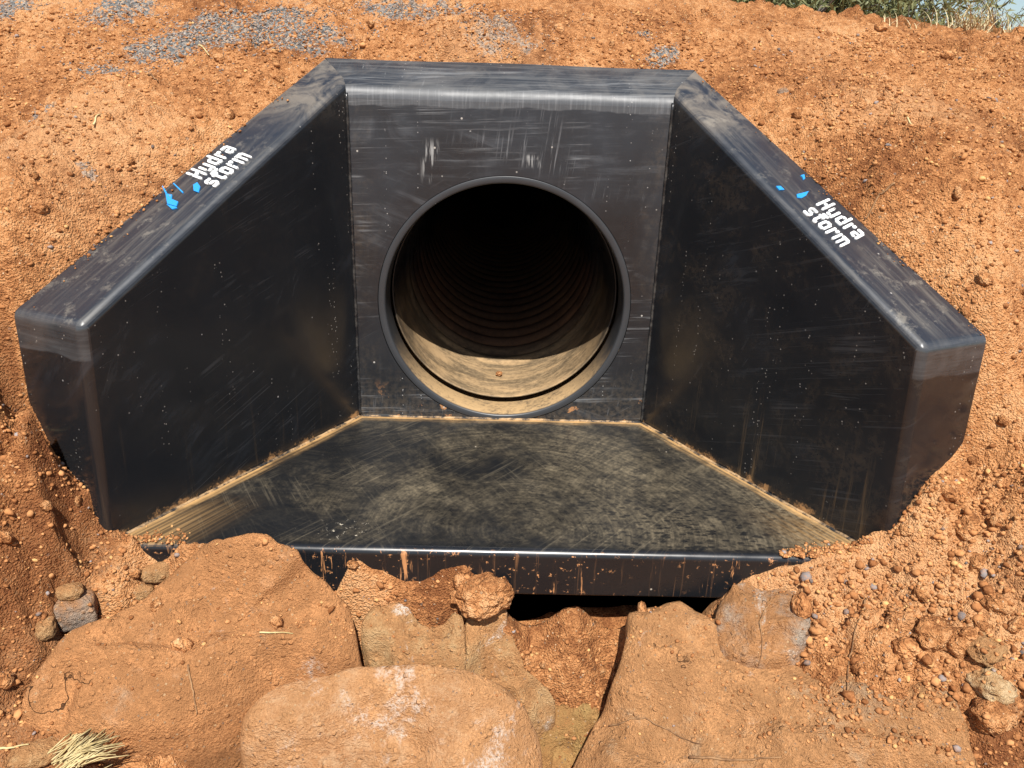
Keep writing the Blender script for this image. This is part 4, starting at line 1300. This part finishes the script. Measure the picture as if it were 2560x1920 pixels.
vp = np.array(VIEW)
def inside_view(x, y):
    c = np.zeros(len(x), bool)
    for (xa, ya), (xb, yb) in zip(VIEW, VIEW[1:] + VIEW[:1]):
        hit = ((ya > y) != (yb > y)) & (x < (xb - xa) * (y - ya) / (yb - ya + 1e-12) + xa)
        c ^= hit
    return c


def sample(n):
    x = RNG.uniform(-2.2, 2.3, n); y = RNG.uniform(-1.6, 1.5, n)
    k = inside_view(x, y) & (outside(x, y) > 0.006)
    return x[k], y[k]


x, y = sample(260000)
dn = 0.42 + 0.75 * perlin(x * 3.1, y * 3.1, 61) + 0.35 * perlin(x * 9, y * 9, 62) + np.where(y < -0.75, 0.22, 0.0) + np.where((x > 0.85) & (y < -0.75), 0.3, 0)
k = RNG.random(len(x)) < np.clip(dn, 0.05, 1)
x, y = x[k], y[k]
z = ground_z(x, y)
r = 0.0018 + 0.0058 * RNG.random(len(x)) ** 3.8
r *= np.where((x > 0.8) & (y < -0.8), 1.15, 1.0)
keep = np.ones(len(x), bool)
for o, bv, x0, x1, y0, y1 in ROCKS:
    cand = np.nonzero((x >= x0) & (x <= x1) & (y >= y0) & (y <= y1))[0]
    for i in cand:
        h = bv.ray_cast(Vector((x[i], y[i], 3.0)), Vector((0, 0, -1)))
        if h[0] is not None and h[0].z > z[i]:
            z[i] = h[0].z
            nm = o.name
            heap = 0.10
            if nm.startswith(('boulder', 'slab')):
                hx = 0.5 + 0.5 * math.sin(x[i] * 9 + 4 * math.sin(y[i] * 7))
                heap = 0.12 + 0.22 * hx
                if x[i] > 0.68:
                    heap = 0.12 + 0.88 * min(1, max(0, (x[i] - 0.70 + 0.10 * math.sin(y[i] * 21)) / 0.10)) * (1 if x[i] < 1.02 else 0.5)
                if -0.72 < x[i] < -0.38 and y[i] > -1.06:
                    heap = 0.55
            if h[1].z < 0.55:
                heap = 0.03
            keep[i] = RNG.random() < heap
            if x[i] < 0.68:
                r[i] *= 0.72
x, y, z, r = x[keep], y[keep], z[keep], r[keep]
scatter('soil_crumbs', x, y, z, r, soil_colors(len(x)), M_CRUMB)

# bigger crumbs heaped on the right bank and in the cut
x, y = sample(20000)
dn = np.where(y < -0.75, 0.40, 0.04) + np.where((x > 0.75) & (y < -0.8), 0.6, 0) + 0.5 * perlin(x * 4, y * 4, 63)
dn = np.where((x < -0.7) & (y < -0.7), dn * 0.55, dn)
k = RNG.random(len(x)) < dn
x, y = x[k], y[k]
zz = np.array([drop(a, b)[0] for a, b in zip(x, y)])
onr = np.array([drop(a, b)[1] is not None for a, b in zip(x, y)])
k = ~onr | ((x > 0.72) & (RNG.random(len(x)) < 0.8)) | (RNG.random(len(x)) < 0.05)
x, y, zz = x[k], y[k], zz[k]
ex, ey, ez = [], [], []
for o, bv, x0, x1, y0, y1 in ROCKS:
    if x1 - x0 < 0.16:
        continue
    vv = [v.co + o.location for v in o.data.vertices]
    for _ in range(int(900 * (x1 - x0))):
        v = random.choice(vv); c_ = o.location
        k_ = 1 + abs(random.gauss(0, 0.07))
        px, py = c_.x + (v.x - c_.x) * k_, c_.y + (v.y - c_.y) * k_
        if math.hypot(v.x - c_.x, v.y - c_.y) < 0.42 * (x1 - x0) * 0.8 or outside(np.array(px), np.array(py)) < 0.008:
            continue
        pz, on = drop(px, py)
        if on is None:
            ex.append(px); ey.append(py); ez.append(pz)
x = np.concatenate([x, ex]); y = np.concatenate([y, ey]); zz = np.concatenate([zz, ez])
scatter('soil_lumps', x, y, zz, (0.0042 + 0.0085 * RNG.random(len(x)) ** 3.0) * np.where((x > 0.75) & (y < -0.8), 1.15, 1.0), soil_colors(len(x), 0.07, 0.03), M_CRUMB, level=1)

# blue grey crushed stone spilled down the bank
gx, gy = [], []
for px, py, rx, ry, a in GRAVEL:
    n = int(46000 * rx * ry)
    u, v = RNG.normal(0, 0.66, n) * rx, RNG.normal(0, 0.66, n) * ry
    gx.append(px + u * math.cos(a) - v * math.sin(a)); gy.append(py + u * math.sin(a) + v * math.cos(a))
gx = np.concatenate(gx); gy = np.concatenate(gy)
k = (outside(gx, gy) > 0.01) & (perlin(gx * 11, gy * 14, 71) + 0.6 * perlin(gx * 30, gy * 30, 72) > -0.08)
gx, gy = gx[k], gy[k]
gc = np.array([(0.075, 0.078, 0.078), (0.15, 0.155, 0.152), (0.24, 0.24, 0.23), (0.38, 0.34, 0.30)])[RNG.choice(4, len(gx), p=[.3, .38, .24, .08])]
scatter('gravel', gx, gy, ground_z(gx, gy), 0.0017 + 0.0032 * RNG.random(len(gx)) ** 2, gc, M_CRUMB)

# crumbs spilled on the apron edge, lip and coping
sx = np.concatenate([RNG.uniform(0.72, 0.95, 500), RNG.uniform(-0.97, -0.80, 160)])
sy = -0.835 + np.abs(RNG.normal(0, 0.035, len(sx)))
d1 = (0.5 - np.abs(sx)) * 0.8602 + sy * -0.5099
k = (d1 > 0.004) & (sy < -0.815 + 0.10 * (np.abs(sx) - 0.70) / 0.25)
sx, sy = sx[k], sy[k]
scatter('spilled_crumbs', sx, sy, np.maximum(ground_z(sx, sy), 0.0), 0.002 + 0.005 * RNG.random(len(sx)) ** 2.5, soil_colors(len(sx), 0.1), M_CRUMB)

# earth spilled over the outer edges of the coping
n = 420
u = RNG.random(n); off = np.abs(RNG.exponential(0.013, n)) + 0.002
sgn = RNG.choice([-1, 1], n)
ex_ = 0.598 + (1.196 - 0.598) * u - 0.831 * off; ey_ = 0.188 + (-0.703 - 0.188) * u - 0.556 * off
pz = np.array([on_coping(int(a), (a * b, c_, 0)).z for a, b, c_ in zip(sgn, ex_, ey_)])
k = perlin(sgn * ex_ * 9, ey_ * 9, 91) > -0.05
scatter('coping_crumbs', (sgn * ex_)[k], ey_[k], pz[k], 0.0015 + 0.004 * RNG.random(k.sum()) ** 2.5, soil_colors(k.sum()), M_CRUMB)

# ------------------------------------------------------------------ straw, twigs and roots
def plain(name, col_a, col_b, rough=0.8, scale=30.0):
    M = Mat(name)
    n = M.noise(scale, 4, 0.6)
    return M.out(M.mix(M.step(n, 0.35, 0.65), col_a, col_b), rough, 0.25)


M_STRAW = plain('dry_straw', (0.38, 0.29, 0.13), (0.54, 0.44, 0.23))
M_TWIG = plain('dry_root', (0.13, 0.065, 0.03), (0.30, 0.17, 0.08))
M_BARK = plain('grey_bark', (0.10, 0.085, 0.07), (0.20, 0.17, 0.14), 0.9, 14)

tuft = empty('straw_bundle', (-0.912, -1.231, -0.275), 'bundle of cut dry straw lying at the bottom left corner', 'straw')
t0 = Vector(tuft.location)
tip = Vector((-0.848, -1.208, -0.262)) - t0; butt = Vector((-0.918, -1.289, -0.262)) - t0
ax = (tip - butt)
sd_ = Vector((-ax.y, ax.x, 0)).normalized()
for i in range(110):
    o1, o2 = random.gauss(0, 0.020), random.gauss(0, 0.030)
    a = butt + ax * random.uniform(-0.12, 0.40) + sd_ * o1 + Vector((0, 0, random.uniform(0.0, 0.022)))
    b = butt + ax * random.uniform(0.60, 1.12) + sd_ * (o1 + o2) + Vector((0, 0, random.uniform(0.0, 0.028)))
    mid_ = (a + b) / 2 + Vector((random.gauss(0, .004), random.gauss(0, .004), random.uniform(0.0, 0.012)))
    bead('straw', [a, mid_, b], [0.0016, 0.0015, 0.0009], M_STRAW, tuft, seg=4)


def surface_line(pts, lift=0.003, n=14, wob=0.004):
    out = []
    P = [Vector((p[0], p[1], 0)) for p in pts]
    for i in range(len(P) - 1):
        for j in range(n):
            q = P[i].lerp(P[i + 1], j / n)
            q.x += wob * mnoise.noise(Vector((q.x * 40, q.y * 40, i))); q.y += wob * mnoise.noise(Vector((q.x * 40, q.y * 40, i + 9)))
            q.z = drop(q.x, q.y)[0] + lift
            out.append(q)
    zs = [p.z for p in out]                     # a stem bridges small dips
    for i, p in enumerate(out):
        w = zs[max(0, i - 3):i + 4]
        p.z = max(p.z, sum(w) / len(w) + lift * 0.6)
    return out


def twig(name, pts, r, mat, label, cat='twig'):
    L = surface_line(pts)
    rs = [r * (1 - 0.55 * i / len(L)) for i in range(len(L))]
    o = bead(name, L, rs, mat, None, seg=5)
    tag(o, label, cat)


twig('root', [(0.277, -1.050), (0.357, -1.065), (0.436, -1.109), (0.484, -1.138)], 0.0022, M_TWIG, 'thin brown root crossing the left edge of the broad slab', 'root')
twig('root', [(0.450, -1.156), (0.522, -1.172), (0.595, -1.184), (0.651, -1.195)], 0.0034, M_TWIG, 'dark root lying across the middle of the broad slab', 'root')
twig('twig', [(0.669, -0.923), (0.643, -0.958), (0.646, -0.990), (0.635, -1.016)], 0.0022, M_TWIG, 'hair thin twig running down the face of the grey and white streaked rock')
twig('root', [(0.909, -0.934), (0.875, -0.986), (0.844, -1.034), (0.819, -1.102)], 0.0026, M_TWIG, 'thin root hanging in the crumbs right of the grey and white streaked rock', 'root')
twig('twig', [(-0.712, -1.094), (-0.693, -1.131), (-0.682, -1.156)], 0.0026, M_TWIG, 'dark twig standing down the face of the largest boulder')
twig('straw', [(-0.571, -1.014), (-0.485, -1.010)], 0.0024, M_STRAW, 'single pale straw on top of the largest boulder', 'straw')
twig('twig', [(1.043, -0.382), (1.014, -0.370), (0.979, -0.375)], 0.0036, M_TWIG, 'dry forked twig on the bank beside the right lettering')
twig('twig', [(1.133, -0.646), (1.143, -0.666)], 0.003, M_STRAW, 'short straw on the bank above the right wing end', 'straw')
twig('twig', [(-1.099, 0.023), (-1.039, -0.053)], 0.0035, M_TWIG, 'short brown stick on the upper left bank')
twig('straw', [(-1.021, 0.254), (-0.947, 0.136)], 0.0035, M_STRAW, 'short straw lying in the grey gravel', 'straw')
twig('straw', [(1.127, -0.205), (1.135, -0.241)], 0.0030, M_STRAW, 'straw fragment high on the bank right of the coping', 'straw')
twig('straw', [(1.521, 0.064), (1.532, -0.014)], 0.0030, M_STRAW, 'longer straw at the right edge of the bank', 'straw')
twig('straw', [(-1.129, -0.301), (-1.133, -0.233)], 0.0028, M_STRAW, 'thin straw on the left bank above the lettering', 'straw')
twig('straw', [(-1.142, -0.825), (-1.190, -0.740)], 0.0030, M_STRAW, 'bent straw in the hollow at the left wing end', 'straw')
twig('straw', [(-1.086, -1.239), (-1.008, -1.234)], 0.0030, M_STRAW, 'straw lying by itself left of the dry straw bundle', 'straw')

# ------------------------------------------------------------------ bushes beyond the crest
def leaf_material(name, a, b):
    M = Mat(name)
    oi = M.attr('tint')
    c = M.mix(M.step(M.noise(3.0, 3), .35, .65), a, b)
    M._in(M.bsdf.inputs['Transmission Weight'], 0.0)
    tr = M.nt.nodes.new('ShaderNodeBsdfTranslucent'); M._in(tr.inputs[0], c)
    mx = M.nt.nodes.new('ShaderNodeMixShader'); mx.inputs[0].default_value = 0.3
    M.out(c, 0.55, 0.35)
    outn = M.nt.nodes['Material Output']
    M.nt.links.new(M.bsdf.outputs[0], mx.inputs[1]); M.nt.links.new(tr.outputs[0], mx.inputs[2]); M.nt.links.new(mx.outputs[0], outn.inputs[0])
    return M.m


M_LEAF_A = leaf_material('grey_green_leaf', (0.15, 0.17, 0.075), (0.28, 0.29, 0.14))
M_LEAF_B = leaf_material('olive_leaf', (0.13, 0.145, 0.06), (0.26, 0.26, 0.12))


def bush(x, y, h, w, mat, label, nleaf, name='bush', cat='bush'):
    z0 = float(base_height(np.array([x]), np.array([y]))[0])
    root = empty(name, (x, y, z0 - 0.45), label, cat, 'bushes beyond the crest of the bank')
    V, F = [], []
    tips = []

    def limb(a, d, L, r, lev):
        steps = 5; p = a; prev = None
        for i in range(steps + 1):
            s = d.orthogonal().normalized(); t = d.cross(s).normalized()
            rr = r * (1 - 0.6 * i / steps)
            b = len(V)
            for k in range(5):
                an = 2 * math.pi * k / 5
                V.append(p + (s * math.cos(an) + t * math.sin(an)) * rr)
            if prev is not None:
                for k in range(5):
                    F.append((prev + k, prev + (k + 1) % 5, b + (k + 1) % 5, b + k))
            prev = b
            if lev and i >= 2:
                nd = (d + Vector((random.gauss(0, .6), random.gauss(0, .6), random.gauss(0.05, .35)))).normalized()
                limb(p, nd, L * random.uniform(.45, .7), rr * .6, lev - 1)
            if lev == 0:
                tips.append(p.copy())
            d = (d + Vector((random.gauss(0, .16), random.gauss(0, .16), random.gauss(0.02, .1)))).normalized()
            p = p + d * (L / steps)
    for k in range(5):
        an = k * 1.26 + random.random()
        limb(Vector((0, 0, 0)), Vector((math.cos(an) * .5 * w / h, math.sin(an) * .5 * w / h, 1)).normalized(), h * random.uniform(.5, .75), 0.035 * h / 2, 2)
    obj('trunk', V, F, M_BARK, root)
    LV, LF = [], []
    for i in range(nleaf):
        t = random.choice(tips)
        p = t + Vector((random.gauss(0, .13), random.gauss(0, .13), random.gauss(-.06, .16))) * h / 2
        d = Vector((random.gauss(0, .7), random.gauss(0, .7), random.gauss(-0.5, .5))).normalized()
        s = d.orthogonal().normalized() * random.uniform(-1, 1) + d.cross(d.orthogonal()).normalized() * random.uniform(-1, 1)
        s = s.normalized()
        L = random.uniform(.07, .15); wd = random.uniform(.006, .011)
        c = d.cross(s) * 0.008
        b = len(LV)
        LV += [p, p + d * L * .35 + s * wd + c, p + d * L, p + d * L * .35 - s * wd + c]
        LF.append((b, b + 1, b + 2, b + 3))
    obj('foliage', LV, LF, mat, root, kind='stuff')
    return root


for a in ((0.98, 3.5, 1.3, 1.3, M_LEAF_A, 'low dark bush over the crest, leftmost of the bushes at the top edge', 4500),
          (1.55, 3.3, 1.5, 1.3, M_LEAF_B, 'olive bush over the crest, second from the left at the top edge', 6500),
          (2.15, 3.6, 1.6, 1.4, M_LEAF_A, 'grey green bush over the crest, third from the left at the top edge', 6500),
          (2.75, 3.9, 1.7, 1.4, M_LEAF_B, 'dense olive bush over the crest, left of the patch of blue sky', 3600),
          (3.75, 4.2, 1.3, 1.3, M_LEAF_A, 'sparse bush over the crest in the far top right corner', 450),
          (4.6, 4.6, 1.8, 1.5, M_LEAF_B, 'dark bush cut by the right edge of the picture', 1500)):
    bush(*a)

M_DRYGRASS = plain('dry_grass', (0.40, 0.30, 0.15), (0.60, 0.50, 0.30))
def grass_tuft(x, y, n, h, label):
    z = float(ground_z(x, y))
    root = empty('dry_grass', (x, y, z), label, 'grass')
    V, F = [], []
    for i in range(n):
        a = random.uniform(0, 6.28); sp = random.uniform(0.1, 0.9)
        p = Vector((random.gauss(0, .05), random.gauss(0, .04), -0.01)); d = Vector((math.cos(a) * sp, math.sin(a) * sp, 1)).normalized()
        L = h * random.uniform(.5, 1.1); wd = 0.0022
        s = Vector((-d.y, d.x, 0.01)).normalized()
        prev = None
        for k in range(6):
            b = len(V); ww = wd * (1 - k / 6)
            V += [p - s * ww, p + s * ww]
            if prev is not None:
                F.append((prev, prev + 1, b + 1, b))
            prev = b
            p = p + d * L / 5
            d = (d + Vector((math.cos(a) * .16, math.sin(a) * .16, -0.16))).normalized()
    obj('blades', V, F, M_DRYGRASS, root, kind='stuff')
grass_tuft(*(1.820, 0.838), 160, 0.16, 'pale dry grass tuft growing on the crest at the top right')
grass_tuft(*(2.020, 0.858), 60, 0.13, 'thin dry grass on the crest at the right edge of the picture')
grass_tuft(*(1.501, 0.770), 40, 0.09, 'short dry grass on the crest, left of the pale tuft')
